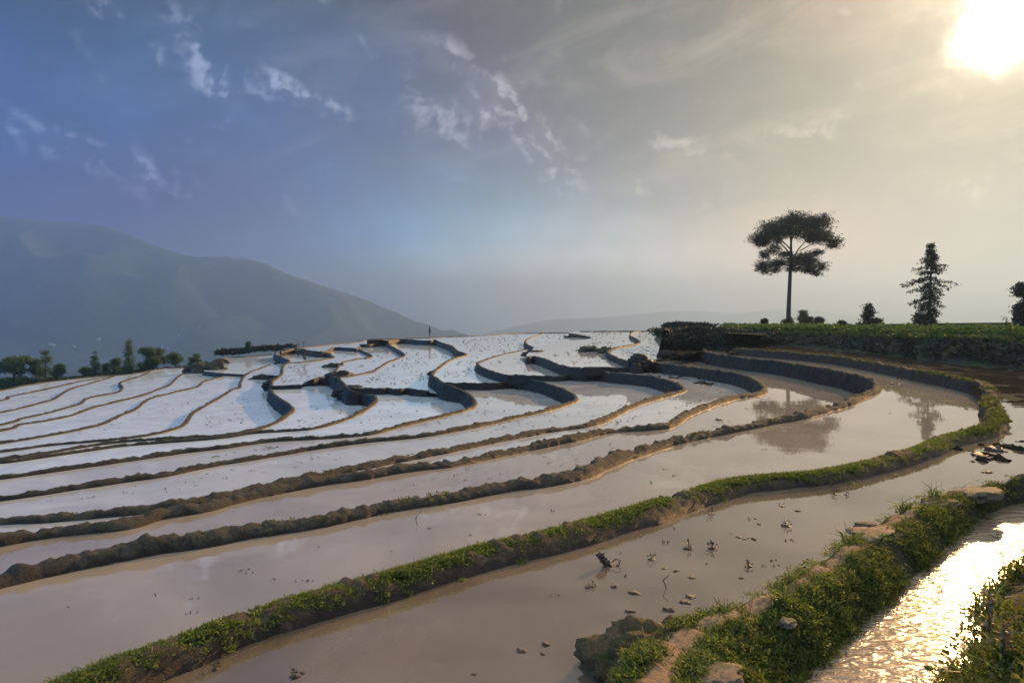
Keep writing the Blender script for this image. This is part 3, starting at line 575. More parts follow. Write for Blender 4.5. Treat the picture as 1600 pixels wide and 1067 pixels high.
TL = dense(LT, 1.74, NB); TR0 = dense(RWp, 2.0, 1200)
# pair each left-edge point with the nearest ditch point along its own depth
def pair(p, i):
    d = np.linalg.norm(TR0 - p, axis=1); return TR0[int(np.argmin(d))]
TRr = np.array([pair(p, i) for i, p in enumerate(TL)])
for _ in range(60): TRr[1:-1] = (TRr[:-2] + 2 * TRr[1:-1] + TRr[2:]) / 4
NC = 64; rows = []; NEAR = []
for i in range(NB):
    a, b = TL[i], TRr[i]; wd = b - a; r = []
    for k in range(-8, NC + 4):
        if k < 0:
            t = k / 8; x, y = a + wd / max(np.linalg.norm(wd), .01) * (t * .10); z = .26 + t * .40 * (1 if k > -8 else 1.1) * 1.0
            z = .26 - .42 * (-t) ** .8
        else:
            t = k / NC; x, y = a + wd * t
            prof = .26 + .02 * math.sin(t * 9) if t < .42 else .26 - .30 * ((t - .42) / .58) ** 1.5
            if t > 1: prof = -.04 - (t - 1) * 2
            z = prof
        am = .05 if k > 2 else .035
        edge = 1 if 0 <= k < NC - 6 else .5
        n1_ = fb(x * 2.6, y * 2.6, .3, 5); n2_ = fb(x * 8, y * 8, 4.3, 3)
        z += edge * (am * n1_ + .014 * n2_)
        sh = .05 * fb(x * 3, y * 3, 9.1, 4) if k < 2 else 0
        r.append((x + sh, y + sh * .5, z))
        if 0 <= k <= NC: NEAR.append((x, y, z, t, i / NB))
    rows.append(r)
# trodden strip: its colour follows the path itself
def near_mat():
    m, q, b, out = mat('near bank soil'); p = pos(q)
    at = q.n('ShaderNodeAttribute', attribute_name='tint').outputs['Fac']
    a = q.noise(p, 5, 6, .6); f = q.noise(p, 40, 5, .65)
    earth = q.mix(q.mr(f, .4, .7), q.mix(a, (.20, .125, .07), (.32, .21, .12)), (.12, .08, .045))
    dark = q.mix(q.mr(f, .4, .7), (.045, .038, .02), (.02, .022, .01))
    k = q.mr(q.m('ADD', at, q.m('MULTIPLY_ADD', a, .7, -.35)), .35, .6, 0, 1, True)
    q.put(b.inputs['Base Color'], q.mix(k, dark, earth)); b.inputs['Roughness'].default_value = .9
    b.inputs['Specular IOR Level'].default_value = .2
    bump(q, b, q.m('ADD', q.m('MULTIPLY', f, .7), a), .8, .03)
    return m
def path_w(t, s, x, y):                   # 1 on the trodden strip
    c = .20 + .06 * fb(x * .8, y * .8, 5, 3); w_ = .15
    return math.exp(-((t - c) / w_) ** 2)
tint = []
for r, rr in enumerate(rows):
    for kk, (x, y, z) in enumerate(rr):
        k = kk - 8; t = k / NC
        tint.append(path_w(t, r, x, y) if k >= 0 else .75)
V = [p for r in rows for p in r]; n = NC + 12
i = np.arange(NB - 1)[:, None]; k = np.arange(n - 1)[None, :]; a = i * n + k
o = mesh_np('bank', V, np.stack([a, a + 1, a + n + 1, a + n], -1).reshape(-1, 4)[:, ::-1], near_mat(), tint=tint); tag(o, kind='structure')
# ditch
def ditch_mat():
    m, q, b, out = mat('ditch water'); p = pos(q)
    b.inputs['Base Color'].default_value = (.20, .15, .11, 1); b.inputs['Roughness'].default_value = .2; b.inputs['IOR'].default_value = 1.6
    mp = q.n('ShaderNodeMapping'); q.put(mp.inputs['Vector'], p); mp.inputs['Rotation'].default_value = (0, 0, math.radians(-28)); mp.inputs['Scale'].default_value = (.8, 2.6, 1)
    hh = q.m('ADD', q.noise(mp.outputs[0], 5.5, 3, .5, .6), q.m('MULTIPLY', q.noise(mp.outputs[0], 17, 2, .5, .5), .25))
    bump(q, b, hh, .45, .05); return m
LB2 = [(1300, 1650), (1440, 1250), (1495, 1085), (1515, 1045), (1530, 1010), (1538, 970), (1548, 930), (1562, 912), (1595, 893), (1630, 876), (1700, 845), (1900, 800), (2400, 730)]
R2 = dense(LB2, 2.0, 500)
sheet('ditch_water', [tuple(p) for p in TR0[::6]] + [(TR0[-1][0] + 3, TR0[-1][1] + 1)] + [tuple(p) for p in R2[::-5]] + [(.3, .5)], .012, ditch_mat())['kind'] = 'structure'
# pull the ditch sheet under both banks: the banks run below it
rows = []; FAR2 = []
for i in range(0, 500, 2):
    a = R2[i]; tn = R2[min(i + 4, 499)] - R2[max(i - 4, 0)]; tn = tn / max(np.linalg.norm(tn), 1e-6); nx, ny = tn[1], -tn[0]
    r = []
    for k in range(-4, 44):
        u = k * .055 if k < 20 else 1.1 + (k - 20) ** 1.5 * .045
        x, y = a[0] + nx * u, a[1] + ny * u
        z = -.08 + (k + 4) * .02 if k < 0 else .30 * (1 - math.exp(-u * 3.0)) + .12 * min(u, 3) 
        if k >= 0: z += .06 * fb(x * 2.2, y * 2.2, 2, 4) * min(1, u * 4); FAR2.append((x, y, z, u, i / 500))
        r.append((x, y, z))
    rows.append(r)
V = [p for r in rows for p in r]; n = 48
i = np.arange(len(rows) - 1)[:, None]; k = np.arange(n - 1)[None, :]; a = i * n + k
o = mesh_np('bank', V, np.stack([a, a + 1, a + n + 1, a + n], -1).reshape(-1, 4)[:, ::-1], near_mat(), tint=[0.0] * len(V)); tag(o, kind='structure')
grid('ground', [[(-60, -70, .1), (60, -70, .6)], [(-60, -.8, .1), (60, -.8, .6)]], M['slope'])
# ------------------------------------------------------------------ leaves
def unit(v): return v / np.maximum(np.linalg.norm(v, axis=1, keepdims=True), 1e-9)
def rdir(n, up=0.0):
    v = rng.normal(size=(n, 3)); v[:, 2] += up; return unit(v)
def leafquads(P, D, L, Wd):               # diamond leaves
    S = unit(np.cross(D, rdir(len(P)))); Q = unit(np.cross(D, S))
    mid = P + D * (L * .45)[:, None] + Q * (L * .06)[:, None]
    V = np.stack([P, mid + S * Wd[:, None], P + D * L[:, None], mid - S * Wd[:, None]], 1).reshape(-1, 3)
    return V, np.arange(len(P) * 4).reshape(-1, 4)
def blades(P, D, L, Wd, bend=.35):        # grass blades, two quads each
    S = unit(np.cross(D, rdir(len(P))) ); dn = np.zeros_like(P); dn[:, 2] = -1
    out = unit(D * np.array([1, 1, 0]) + 1e-6)
    mid = P + D * (L * .55)[:, None]; tip = P + D * (L * .9)[:, None] + (dn * .5 + out) * (L * bend)[:, None]
    w = Wd[:, None]
    V = np.stack([P - S * w, P + S * w, mid + S * w * .75, mid - S * w * .75, tip + S * w * .12, tip - S * w * .12], 1).reshape(-1, 3)
    b = np.arange(len(P))[:, None] * 6
    F_ = np.concatenate([b + np.array([[0, 1, 2, 3]]), b + np.array([[3, 2, 4, 5]])], 0)
    return V, F_
def combine(parts):
    Vs, Fs, Ts = [], [], []; o = 0
    for V, F_, T in parts:
        Vs.append(V); Fs.append(F_ + o); Ts.append(T); o += len(V)
    return np.concatenate(Vs), np.concatenate(Fs), np.concatenate(Ts)
def clump(cen, n, r, hgt, ls, kind='leaf', tn=.5, spread=.25, up=.6):
    """leaves round each clump centre: cen (k,3)"""
    k = len(cen); idx = np.repeat(np.arange(k), n); c = cen[idx]
    rs = (r if np.ndim(r) else np.full(k, r))[idx]; hs = (hgt if np.ndim(hgt) else np.full(k, hgt))[idx]
    a = rng.uniform(0, 2 * np.pi, len(idx)); q = np.sqrt(rng.uniform(0, 1, len(idx)))
    off = np.stack([np.cos(a) * q * rs, np.sin(a) * q * rs, (1 - q * q * .8) * hs * rng.uniform(.15, 1, len(idx))], 1)
    D = rdir(len(idx), up); D[:, :2] += off[:, :2] / np.maximum(rs, 1e-6)[:, None] * .5; D = unit(D)
    L = ls * rng.uniform(.55, 1.35, len(idx)); ti = np.clip(tn + rng.normal(0, spread, k)[idx] * .7 + rng.normal(0, spread, len(idx)), 0, 1)
    if kind == 'leaf':
        V, F_ = leafquads(c + off, D, L, L * rng.uniform(.22, .36, len(idx))); T = np.repeat(ti, 4)
    else:
        off[:, 2] *= .1; D = rdir(len(idx), 2.2); V, F_ = blades(c + off, D, L, L * .035 + .0012, .3); T = np.repeat(ti, 6)
    return V, F_, T
def stuff(name, parts, mt, kind='stuff'):
    V, F_, T = combine(parts); o = mesh_np(name, V, F_, mt, smooth=False, tint=T)
    return tag(o, kind=kind) if kind else o
# grass and weeds on the near bank
NE = np.array(NEAR); dist = np.hypot(NE[:, 0], NE[:, 1])
pw = np.array([path_w(t, 0, x, y) for x, y, z, t, i in NEAR])
pat = np.array([fb(x * 2.2, y * 2.2, 6, 4) for x, y, z, t, i in NEAR])
# weight by cell area so clumps are even over the ground
wdt = np.linalg.norm(TL - TRr, axis=1); seg = np.concatenate([[0.01], np.linalg.norm(np.diff(TL, axis=0), axis=1)])
ii = np.minimum((NE[:, 4] * NB).round().astype(int), NB - 1); area = wdt[ii] * seg[ii] / NC
wgt = area * np.clip(.85 - pw * 2.2 + pat * 1.6, 0, 1.2) * (1 / np.maximum(dist, 2.0)) ** .8 * (dist < 26) * (NE[:, 3] < 1.0)
wgt /= wgt.sum()
def near_pts(n, w): 
    k = rng.choice(len(NE), n, p=w / w.sum()); p = NE[k, :3].copy(); p[:, :2] += rng.normal(0, .02, (n, 2)); return p, NE[k, 3]
c1, t1 = near_pts(4200, wgt); c2, _ = near_pts(700, wgt * (NE[:, 3] > .35)); c3, _ = near_pts(1500, wgt * ((NE[:, 3] < .1) | (NE[:, 3] > .3)))
sc1 = np.clip(np.hypot(c1[:, 0], c1[:, 1]) / 4.5, .8, 2.2)
stuff('weeds', [clump(c1, 36, .058 * sc1, .018 * sc1, .0145, 'leaf', .45, .25), clump(c2[:260], 30, .07, .045, .022, 'leaf', .35, .22)], M['weed'])
stuff('grass', [clump(c3, 22, .055, .012, .05, 'blade', .6, .3), clump(near_pts(1500, wgt)[0], 22, .05, .035, .022, 'leaf', .68, .2)], M['grass'])
# right-hand bank
F2 = np.array(FAR2); d2 = np.hypot(F2[:, 0], F2[:, 1]); w2 = (d2 < 14) * (d2 > .9) * (F2[:, 3] < 3.2) * (1 / np.maximum(d2, 2)) * np.gradient(F2[:, 4]).clip(0, 1e9) ** 0
w2 = w2 * np.clip(.6 + np.array([fb(p[0] * 2.5, p[1] * 2.5, 3, 3) for p in F2]) * 1.5, .05, 1.3); w2 /= w2.sum()
def far_pts(n):
    k = rng.choice(len(F2), n, p=w2); p = F2[k, :3].copy(); p[:, :2] += rng.normal(0, .03, (n, 2)); return p
stuff('weeds', [clump(far_pts(2600), 34, .08, .10, .030, 'leaf', .45, .22), clump(far_pts(500), 40, .12, .2, .034, 'leaf', .4, .2)], M['weed'])
stuff('grass', [clump(far_pts(700), 24, .06, .02, .16, 'blade', .6, .2)], M['grass'])
# grassy bund
def along(c, n, wfun, lat, z0, near=0, far=1e9, p=1.0):
    W_ = np.array(c.W); dd = np.hypot(W_[:, 0], W_[:, 1]); sg = np.concatenate([[0], np.linalg.norm(np.diff(W_[:, :2], axis=0), axis=1)])
    w = sg * (1 / np.maximum(dd, 3)) ** p * (dd > near) * (dd < far); w /= w.sum(); k = rng.choice(np.arange(1, len(W_)), n, p=w[1:] / w[1:].sum())
    f = rng.uniform(0, 1, n); A = W_[k - 1] * (1 - f)[:, None] + W_[k] * f[:, None]
    T = W_[k, :2] - W_[k - 1, :2]; T /= np.maximum(np.linalg.norm(T, axis=1, keepdims=True), 1e-9); N = np.stack([-T[:, 1], T[:, 0]], 1) * c.side
    u = lat(n); P = np.zeros((n, 3)); P[:, :2] = A[:, :2] + N * u[:, None]; P[:, 2] = A[:, 2] + c.h * np.clip(1 - (np.abs(u) / (c.w * .75)) ** 2.5, 0, 1) * .95
    dm = np.array([fb(x * .9, y * .9, 1.7, 4) for x, y in P[:, :2]])
    return P[dm + rng.normal(0, .1, n) > wfun]
lt = lambda s, m=0.0: (lambda n: rng.normal(m, s, n))
pA = along(C0, 5200, -.55, lt(.065, .03), 0, 0, 14, 1.1); pB = along(C0, 1700, -.3, lt(.07, .02), 0, 0, 20, 1.2); pC = along(C0, 1500, -.15, lt(.06), 0, 13, 60, .8)
sA = np.clip(np.hypot(pA[:, 0], pA[:, 1]) / 6, .75, 2.2)
stuff('grass', [clump(pA, 22, .034 * sA, .022 * sA, .022, 'leaf', .62, .2)], M['grass'])
stuff('grass', [clump(pC, 10, .08, .035, .055, 'leaf', .35, .2)], M['weed'])
stuff('grass', [clump(pB, 16, .035, .01, .055, 'blade', .65, .2)], M['grass'])
parts_ = []
for c, n in ((C1, 500), (C2, 260), (C3, 160)):
    q = along(c, n, .05, lt(.06), 0, 0, 40, 1.0); parts_.append(clump(q, 12, .035, .012, .03, 'leaf', .5, .25))
stuff('grass', parts_, M['weed'])
# the leafy field on the right-hand plateau, and grass hanging down its bank
BT = np.array(BANKTOP)                    # stations x column
def field_pts(n, k0, k1, x0=0, x1=10 ** 9):
    s = BT.shape[0]; i = rng.uniform(0, s - 1.001, n); k = rng.uniform(k0, k1 - .001, n); a, b = i.astype(int), k.astype(int); fa, fb_ = (i - a)[:, None], (k - b)[:, None]
    return (BT[a, b] * (1 - fa) + BT[a + 1, b] * fa) * (1 - fb_) + (BT[a, b + 1] * (1 - fa) + BT[a + 1, b + 1] * fa) * fb_
fp = np.concatenate([field_pts(3600, 12, 17), field_pts(1600, 17, 19), field_pts(900, 19, 22)])
hs = .30 + .14 * np.array([fb(p[0] * .25, p[1] * .25, 3, 3) for p in fp]) + rng.normal(0, .05, len(fp))
fpu = fp.copy()
stuff('field_plants', [clump(fpu, 13, .20, np.clip(hs, .12, .8), .21, 'leaf', .55, .2, .5), clump(field_pts(1500, 10, 14), 14, .2, .10, .28, 'blade', .5, .2)], M['field'])
stuff('grass', [clump(field_pts(1200, 3, 12), 10, .18, .06, .14, 'leaf', .25, .2)], M['dark'])
# scrub on the raised corner and behind the outer bund at far left
def line_pts(pts, n, D=None, jx=.3, jz=.1):
    out = []
    for _ in range(n):
        k = random.random() * (len(pts) - 1); i = int(k); f = k - i; a, b = pts[i], pts[i + 1]
        x = a[0] + (b[0] - a[0]) * f; y = a[1] + (b[1] - a[1]) * f; d = a[2] + (b[2] - a[2]) * f
        p = at_d(x, y, d); out.append((p[0] + random.gauss(0, jx), p[1] + random.gauss(0, jx), p[2] + random.gauss(0, jz)))
    return np.array(out)
stuff('scrub', [clump(line_pts([(1044, 511, 56), (1075, 511.5, 57), (1111, 512, 58)], 130, jz=.05), 60, .4, .33, .2, 'leaf', .4, .2),
                clump(line_pts([(1028, 521, 47), (1050, 520, 46.5), (1075, 524, 45.5), (1100, 528, 45)], 90, jz=.12), 40, .35, .2, .16, 'leaf', .5, .2)], M['dark'])
stuff('scrub', [clump(line_pts([(1078, 516.8, 45.2), (1110, 519.3, 45), (1150, 522.5, 45), (1178, 524.5, 44.6), (1204, 527, 44)], 420, jx=.25, jz=.06), 34, .32, .24, .15, 'leaf', .45, .2),
                clump(line_pts([(1050, 529, 44.5), (1090, 532, 44.2), (1140, 533, 43.8), (1200, 534, 43.2)], 240, jx=.3, jz=.22), 26, .3, .14, .15, 'leaf', .3, .2)], M['dark'])
stuff('scrub', [clump(line_pts([(346, 553, 106), (372, 550, 108), (400, 547, 109), (430, 545.5, 110), (456, 543.5, 111)], 230, jx=.4, jz=.12), 60, .5, .45, .3, 'leaf', .35, .2)], M['dark'])
stuff('scrub', [clump(line_pts([(-60, 622, 90), (-10, 608, 91), (10, 602, 92), (46, 598, 93)], 160, jx=.7, jz=.2), 80, .8, .6, .35, 'leaf', .55, .2),
                clump(line_pts([(46, 599, 93), (120, 593, 95), (200, 584, 97), (300, 576, 99)], 190, jx=.4, jz=.1), 40, .5, .35, .3, 'leaf', .5, .2)], M['treefar'])
# ------------------------------------------------------------------ trees
def tube(paths, mt, name, parent):        # tapered limbs: list of [(x,y,z,r),...]
    V, Fc = [], []; n = 8
    for P in paths:
        P = [tuple(p) for p in P]; base = len(V)
        for i, p in enumerate(P):
            a = Vector(P[max(i - 1, 0)][:3]); b = Vector(P[min(i + 1, len(P) - 1)][:3]); d = (b - a).normalized()
            s = d.cross(Vector((.3, .9, .2))).normalized(); t = d.cross(s)
            for k in range(n):
                q = 2 * math.pi * k / n; v = Vector(p[:3]) + (s * math.cos(q) + t * math.sin(q)) * p[3]; V.append(tuple(v))
        for i in range(len(P) - 1):
            for k in range(n):
                a0 = base + i * n + k; a1 = base + i * n + (k + 1) % n; Fc.append((a0, a1, a1 + n, a0 + n))
    return mesh_np(name, V, Fc, mt, parent)
def blobs(cl, n, ls, parent, mt, name='crown', flat=1.0, holes=.0, tn=.45, shell=.5, gauss=False):
    """cl: (x,y,z,rx,ry,rz); leaves gathered in small sprays inside each ellipsoid"""
    cl = np.array(cl); vol = (cl[:, 3] * cl[:, 4] * cl[:, 5]) ** .66; k = rng.choice(len(cl), n, p=vol / vol.sum()); c = cl[k]
    d = rdir(n); r = rng.uniform(shell, 1, n) ** .6 * rng.uniform(.55, 1.08, n)
    P = c[:, :3] + (d * r[:, None] * c[:, 3:6] if not gauss else rng.normal(0, .52, (n, 3)).clip(-1.15, 1.15) * c[:, 3:6])
    per = 9; idx = np.repeat(np.arange(n), per); Q = P[idx] + rng.normal(0, ls * 1.1, (n * per, 3)) * np.array([1, 1, .6])
    D = rdir(len(Q), .1); L = ls * rng.uniform(.6, 1.4, len(Q)); V, F_ = leafquads(Q, D, L, L * .32)
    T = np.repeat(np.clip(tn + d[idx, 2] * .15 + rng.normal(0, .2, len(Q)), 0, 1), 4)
    o = mesh_np(name, V, F_, mt, parent, smooth=False, tint=T); return o
def P3(x, y, D, off=0.0):
    p = at_d(x, y, D); return (p[0], p[1] + off, p[2])
# the tall umbrella tree
D = 85.0; tb = P3(1231, 509, D)
tr = empty('broadleaf_tree', tb, 'tall dark umbrella-crowned tree with a long bare trunk standing on the green field', 'tree')
def pth(pts, r0, r1, offs=None):
    n = len(pts); out = []
    for i, (x, y) in enumerate(pts):
        f = i / (n - 1); o = (offs or 0) * f; p = P3(x, y, D, o); out.append(p + (r0 + (r1 - r0) * f,))
    return out
limbs = [[P3(1231.5, 510, D) + (.42,), P3(1231.8, 500, D) + (.29,), P3(1233, 465, D) + (.24,), P3(1234.5, 430, D) + (.21,), P3(1236, 400, D) + (.17,), P3(1236, 378, D) + (.12,), P3(1237, 350, D) + (.05,)]]
tube(limbs, M['bark'], 'trunk', tr)
br = [pth([(1235.5, 402), (1225, 390), (1212, 381), (1196, 372)], .11, .03, -2), pth([(1236, 390), (1226, 375), (1216, 362), (1207, 354)], .09, .02, 2.5), pth([(1236, 382), (1232, 366), (1226, 350)], .07, .02, -3),
      pth([(1235.5, 412), (1243, 400), (1252, 388), (1266, 374), (1284, 366)], .12, .03, 1.5), pth([(1250, 392), (1262, 384), (1278, 378), (1296, 378)], .07, .02, -1.5), pth([(1236, 380), (1244, 366), (1256, 352)], .07, .02, 4),
      pth([(1237, 372), (1243, 356), (1246, 345)], .05, .02, -4), pth([(1235, 416), (1224, 413), (1208, 413), (1192, 418)], .08, .02, 1), pth([(1236, 416), (1250, 412), (1268, 416), (1280, 423)], .08, .02, -1),
      pth([(1235.5, 408), (1222, 399), (1203, 397)], .05, .015, -2), pth([(1240, 406), (1256, 400), (1272, 398)], .05, .015, 2), pth([(1235, 420), (1240, 414), (1248, 406)], .05, .02, -4)]
for b in br: tube([b], M['bark'], 'limb', tr)
CLm = [(1188, 372, 12, 6, 0), (1200, 362, 13, 8, -2), (1196, 378, 9, 5, 1), (1213, 354, 12, 8, 2), (1215, 366, 12, 6, -3), (1228, 347, 12, 8, -2), (1232, 360, 12, 5, 4), (1243, 345, 12, 7, 3), (1248, 356, 13, 6, -4), (1258, 347, 12, 7, 0), (1264, 358, 12, 7, 3), (1273, 351, 11, 8, -2), (1282, 361, 11, 8, 2), (1290, 370, 11, 8, 0), (1298, 380, 8, 5, -1), (1276, 372, 10, 5, 1), (1262, 370, 9, 4, -3), (1225, 372, 7, 4, 2), (1207, 372, 9, 5, 3), (1301, 384, 5, 3, 0),
       (1201, 391, 7, 7, -2), (1196, 398, 6, 5, 0), (1213, 401, 5, 3, -2), (1267, 398, 11, 4, 2), (1277, 395, 7, 3, 0), (1256, 402, 8, 3, 1), (1246, 392, 5, 3, 3),
       (1191, 419, 7, 4, 0), (1200, 413, 9, 6, 1), (1213, 412, 9, 5, -1), (1225, 411, 8, 4, 2), (1240, 409, 10, 6, 0), (1253, 409, 10, 6, -2), (1267, 412, 11, 7, 1), (1277, 418, 7, 5, -1), (1262, 422, 10, 3, 0), (1276, 427, 5, 3, 0), (1197, 425, 5, 3, 0), (1217, 422, 6, 3, 1), (1245, 420, 8, 3, 1)]
s_ = D / F
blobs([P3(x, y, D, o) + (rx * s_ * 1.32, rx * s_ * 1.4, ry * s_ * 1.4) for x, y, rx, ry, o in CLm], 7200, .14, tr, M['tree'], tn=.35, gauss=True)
# tall thin conifer
D = 55.0; tb = P3(1452, 517, D)
cf = empty('conifer_tree', tb, 'tall ragged conifer with a bare lower trunk standing on the bank before the orange sky', 'tree')
tube([[P3(1451.5, 520, D) + (.16,), P3(1452, 490, D) + (.13,), P3(1454, 450, D) + (.10,), P3(1455, 415, D) + (.06,), P3(1456, 383, D) + (.012,)]], M['bark'], 'trunk', cf)
prof = [(384, 1.5), (392, 5), (398, 5), (404, 9), (409, 14), (415, 13), (420, 22), (426, 18), (432, 27), (437, 30), (442, 26), (447, 28), (453, 18), (459, 14), (465, 21), (471, 17), (476, 20), (481, 19), (487, 10), (493, 12), (498, 17), (503, 10)]
brs, tips = [], []
for (y, w) in prof:
    for sgn in (-1, 1, random.choice((-1, 1))):
        ww = w * random.uniform(.5, 1.15); az = random.uniform(-.9, .9)
        if y > 490 and sgn > 0: ww *= .45
        x0 = 1455 - (y - 385) * .03; n = 5; pts = []
        for k in range(n):
            f = k / (n - 1); px_, py_ = x0 + sgn * ww * f, y + (-3 * f if y < 430 else 4 * f) + 4 * f * f + random.uniform(-1, 1)
            pts.append(P3(px_, py_, D, math.tan(az) * ww * f * D / F * .8) + (.03 * (1 - f) + .006,))
            if f > .15: tips.append((pts[-1][:3], (.18 + .02 * ww * .4)))
        brs.append(pts)
for b_ in brs: tube([b_], M['bark'], 'branch', cf)
tp = np.array([t[0] for t in tips]); 
def sprays(tp, n, r, ls, parent, mt, name='crown', tn=.4, asp=.16):
    idx = np.repeat(np.arange(len(tp)), n); Q = tp[idx] + rng.normal(0, r, (len(idx), 3)) * np.array([1, 1, .55]); D_ = rdir(len(Q), -.3); L = ls * rng.uniform(.5, 1.4, len(Q))
    V, F_ = leafquads(Q, D_, L, L * asp); return mesh_np(name, V, F_, mt, parent, smooth=False, tint=np.repeat(np.clip(tn + rng.normal(0, .2, len(Q)), 0, 1), 4))
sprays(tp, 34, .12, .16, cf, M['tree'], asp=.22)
def small_tree(x, yb, yt, w, D, label, kind, name, cat_='tree', mt='treefar', tn=.5, lean=0, seed=0):
    rnd = random.Random(seed + int(x * 7)); sc = D / F
    b = P3(x, yb, D); e = empty(name, b, label, cat_)
    hpx = yb - yt
    if kind == 'cone':
        tube([[P3(x, yb + 1, D) + (hpx * sc * .03,), P3(x, yt + 1, D) + (.01,)]], M['bark'], 'trunk', e)
        tp = []
        for k in range(int(34 + hpx)):
            f = rnd.random() ** .8; y = yt + 1 + f * hpx * .9; r = w / 2 * (f * .9 + .12) * rnd.uniform(.25, 1.15); a = rnd.uniform(0, 6.28)
            p = P3(x + math.cos(a) * r, y + r * .12, D, math.sin(a) * r * sc); tp.append(p)
        sprays(np.array(tp), 26, .16 * max(1, hpx / 40), .24, e, M[mt], tn=tn)
    else:
        tube([[P3(x, yb + 1, D) + (hpx * sc * .035,), P3(x + lean * .3, yb - hpx * .35, D) + (hpx * sc * .025,), P3(x + lean, yt + hpx * .3, D) + (.02,)]] +
             [[P3(x + lean * .2, yb - hpx * .25, D) + (hpx * sc * .015,), P3(x + q * w * .3, yt + hpx * .35, D, rnd.uniform(-1, 1)) + (.015,)] for q in (-1, -.4, .5, 1)], M['bark'], 'trunk', e)
        cl = []
        low = .86 if kind == 'bush' else .74
        for k in range(14):
            a = rnd.uniform(0, 6.28); r = rnd.uniform(.1, 1) * w * .34; f = rnd.random()
            y = yt + hpx * (.16 + f * (low - .2)); wid = 1 if f > .3 else .6
            cl.append(P3(x + lean * .5 + math.cos(a) * r * wid, y, D, math.sin(a) * r * sc) + (w * .19 * sc, w * .19 * sc, w * .13 * sc))
        blobs(cl, int(260 + hpx * w * .35), .20 * max(.6, min(1.3, hpx * sc / 4)), e, M[mt], tn=tn)
    return e
small_tree(22, 599, 554, 50, 92, 'round bushy green tree at the far left beyond the last water', 'round', 'broadleaf_tree', seed=1)
small_tree(71, 597, 543, 30, 93, 'pointed tree rising between the two leftmost bushy trees', 'cone', 'conifer_tree', seed=2)
small_tree(56, 596, 557, 26, 94, 'dark bushy tree touching the left side of the pointed tree', 'round', 'broadleaf_tree', seed=3)
small_tree(88, 597, 567, 30, 92, 'low spreading green tree touching the right side of the pointed tree', 'round', 'broadleaf_tree', seed=4)
small_tree(148, 588, 549, 20, 96, 'slim dark conifer in the middle of the left-hand tree row', 'cone', 'conifer_tree', seed=5)
small_tree(133, 588, 572, 22, 96, 'low bush with drooping twigs left of the slim dark conifer', 'bush', 'bush', 'bush', seed=6)
small_tree(164, 587, 566, 18, 97, 'small bush between the two slim conifers', 'bush', 'bush', 'bush', seed=7)
small_tree(181, 587, 557, 26, 97, 'rounded shrub just left of the tallest dark conifer', 'bush', 'bush', 'bush', seed=8)
small_tree(201, 585, 530, 20, 99, 'tallest dark conifer of the left-hand tree row', 'cone', 'conifer_tree', seed=9)
small_tree(199, 587, 561, 26, 96, 'light green shrub at the foot of the tallest dark conifer', 'bush', 'bush', 'bush', tn=.65, seed=10)
small_tree(238, 580, 540, 50, 98, 'broad round green tree, widest in the left-hand row', 'bush', 'broadleaf_tree', seed=11)
small_tree(274, 577, 548, 32, 100, 'flat topped green tree right of the broad round one', 'round', 'broadleaf_tree', seed=12)
small_tree(303, 577, 551, 26, 100, 'small dark bush behind the brown earth mound', 'bush', 'bush', 'bush', tn=.35, seed=13)
small_tree(388, 548, 531, 7, 109, 'tiny lone sapling standing above the dark hedge', 'round', 'sapling', 'sapling', tn=.5, seed=14)
small_tree(349, 555, 543, 8, 107, 'tiny round bush at the left end of the dark hedge', 'bush', 'bush', 'bush', seed=15)
small_tree(1357, 515, 476, 26, 56, 'small pointed tree standing alone between the two tall ones', 'cone', 'conifer_tree', mt='tree', seed=16)
small_tree(1366, 516, 496, 26, 56, 'low bush at the right foot of the small pointed tree', 'bush', 'bush', 'bush', mt='tree', seed=17)
small_tree(1255, 510, 480, 20, 80, 'slender feathery sapling just right of the umbrella tree', 'round', 'sapling', 'sapling', mt='field', tn=.4, seed=18)
small_tree(1262, 511, 495, 24, 78, 'low dark bush under the feathery sapling', 'bush', 'bush', 'bush', mt='tree', seed=19)
small_tree(1279, 511, 495, 18, 78, 'round dark bush right of the feathery sapling', 'bush', 'bush', 'bush', mt='tree', seed=20)
small_tree(1232, 510, 496, 22, 84, 'leafy shrub growing round the foot of the umbrella tree', 'bush', 'bush', 'bush', mt='tree', seed=21)
small_tree(1194, 512, 498, 8, 70, 'tiny bush on the green rim left of the umbrella tree', 'bush', 'bush', 'bush', mt='tree', seed=22)
small_tree(1316, 514, 502, 12, 60, 'little leafy tuft standing out of the field between tall tree and small pointed tree', 'bush', 'bush', 'bush', mt='tree', seed=23)
small_tree(1614, 521, 437, 92, 45, 'big dark leafy tree cut off by the right edge', 'bush', 'broadleaf_tree', mt='tree', tn=.3, seed=24)
small_tree(1437, 518, 490, 26, 54, 'spindly young conifer leaning at the left of the tall ragged one', 'cone', 'conifer_tree', mt='tree', seed=25)
def stalk(x, yb, yt, D, label):
    e = empty('dry_stalk', P3(x, yb, D), label, 'stalk'); tube([[P3(x, yb, D) + (.02,), P3(x + .6, (yb + yt) / 2, D) + (.015,), P3(x + 1.5, yt, D) + (.006,)]], M['bark'], 'stem', e)
    sprays(np.array([P3(x + random.uniform(-2, 3), random.uniform(yt, yb - 3), D) for _ in range(10)]), 8, .06, .12, e, M['tree'])
stalk(1571, 519, 494, 44, 'thin bare stalk beside the big dark tree at right')
stalk(466, 543, 534, 110, 'left of two thin weed stalks above the hedge end'); stalk(474, 542, 533, 110, 'right of two thin weed stalks above the hedge end')
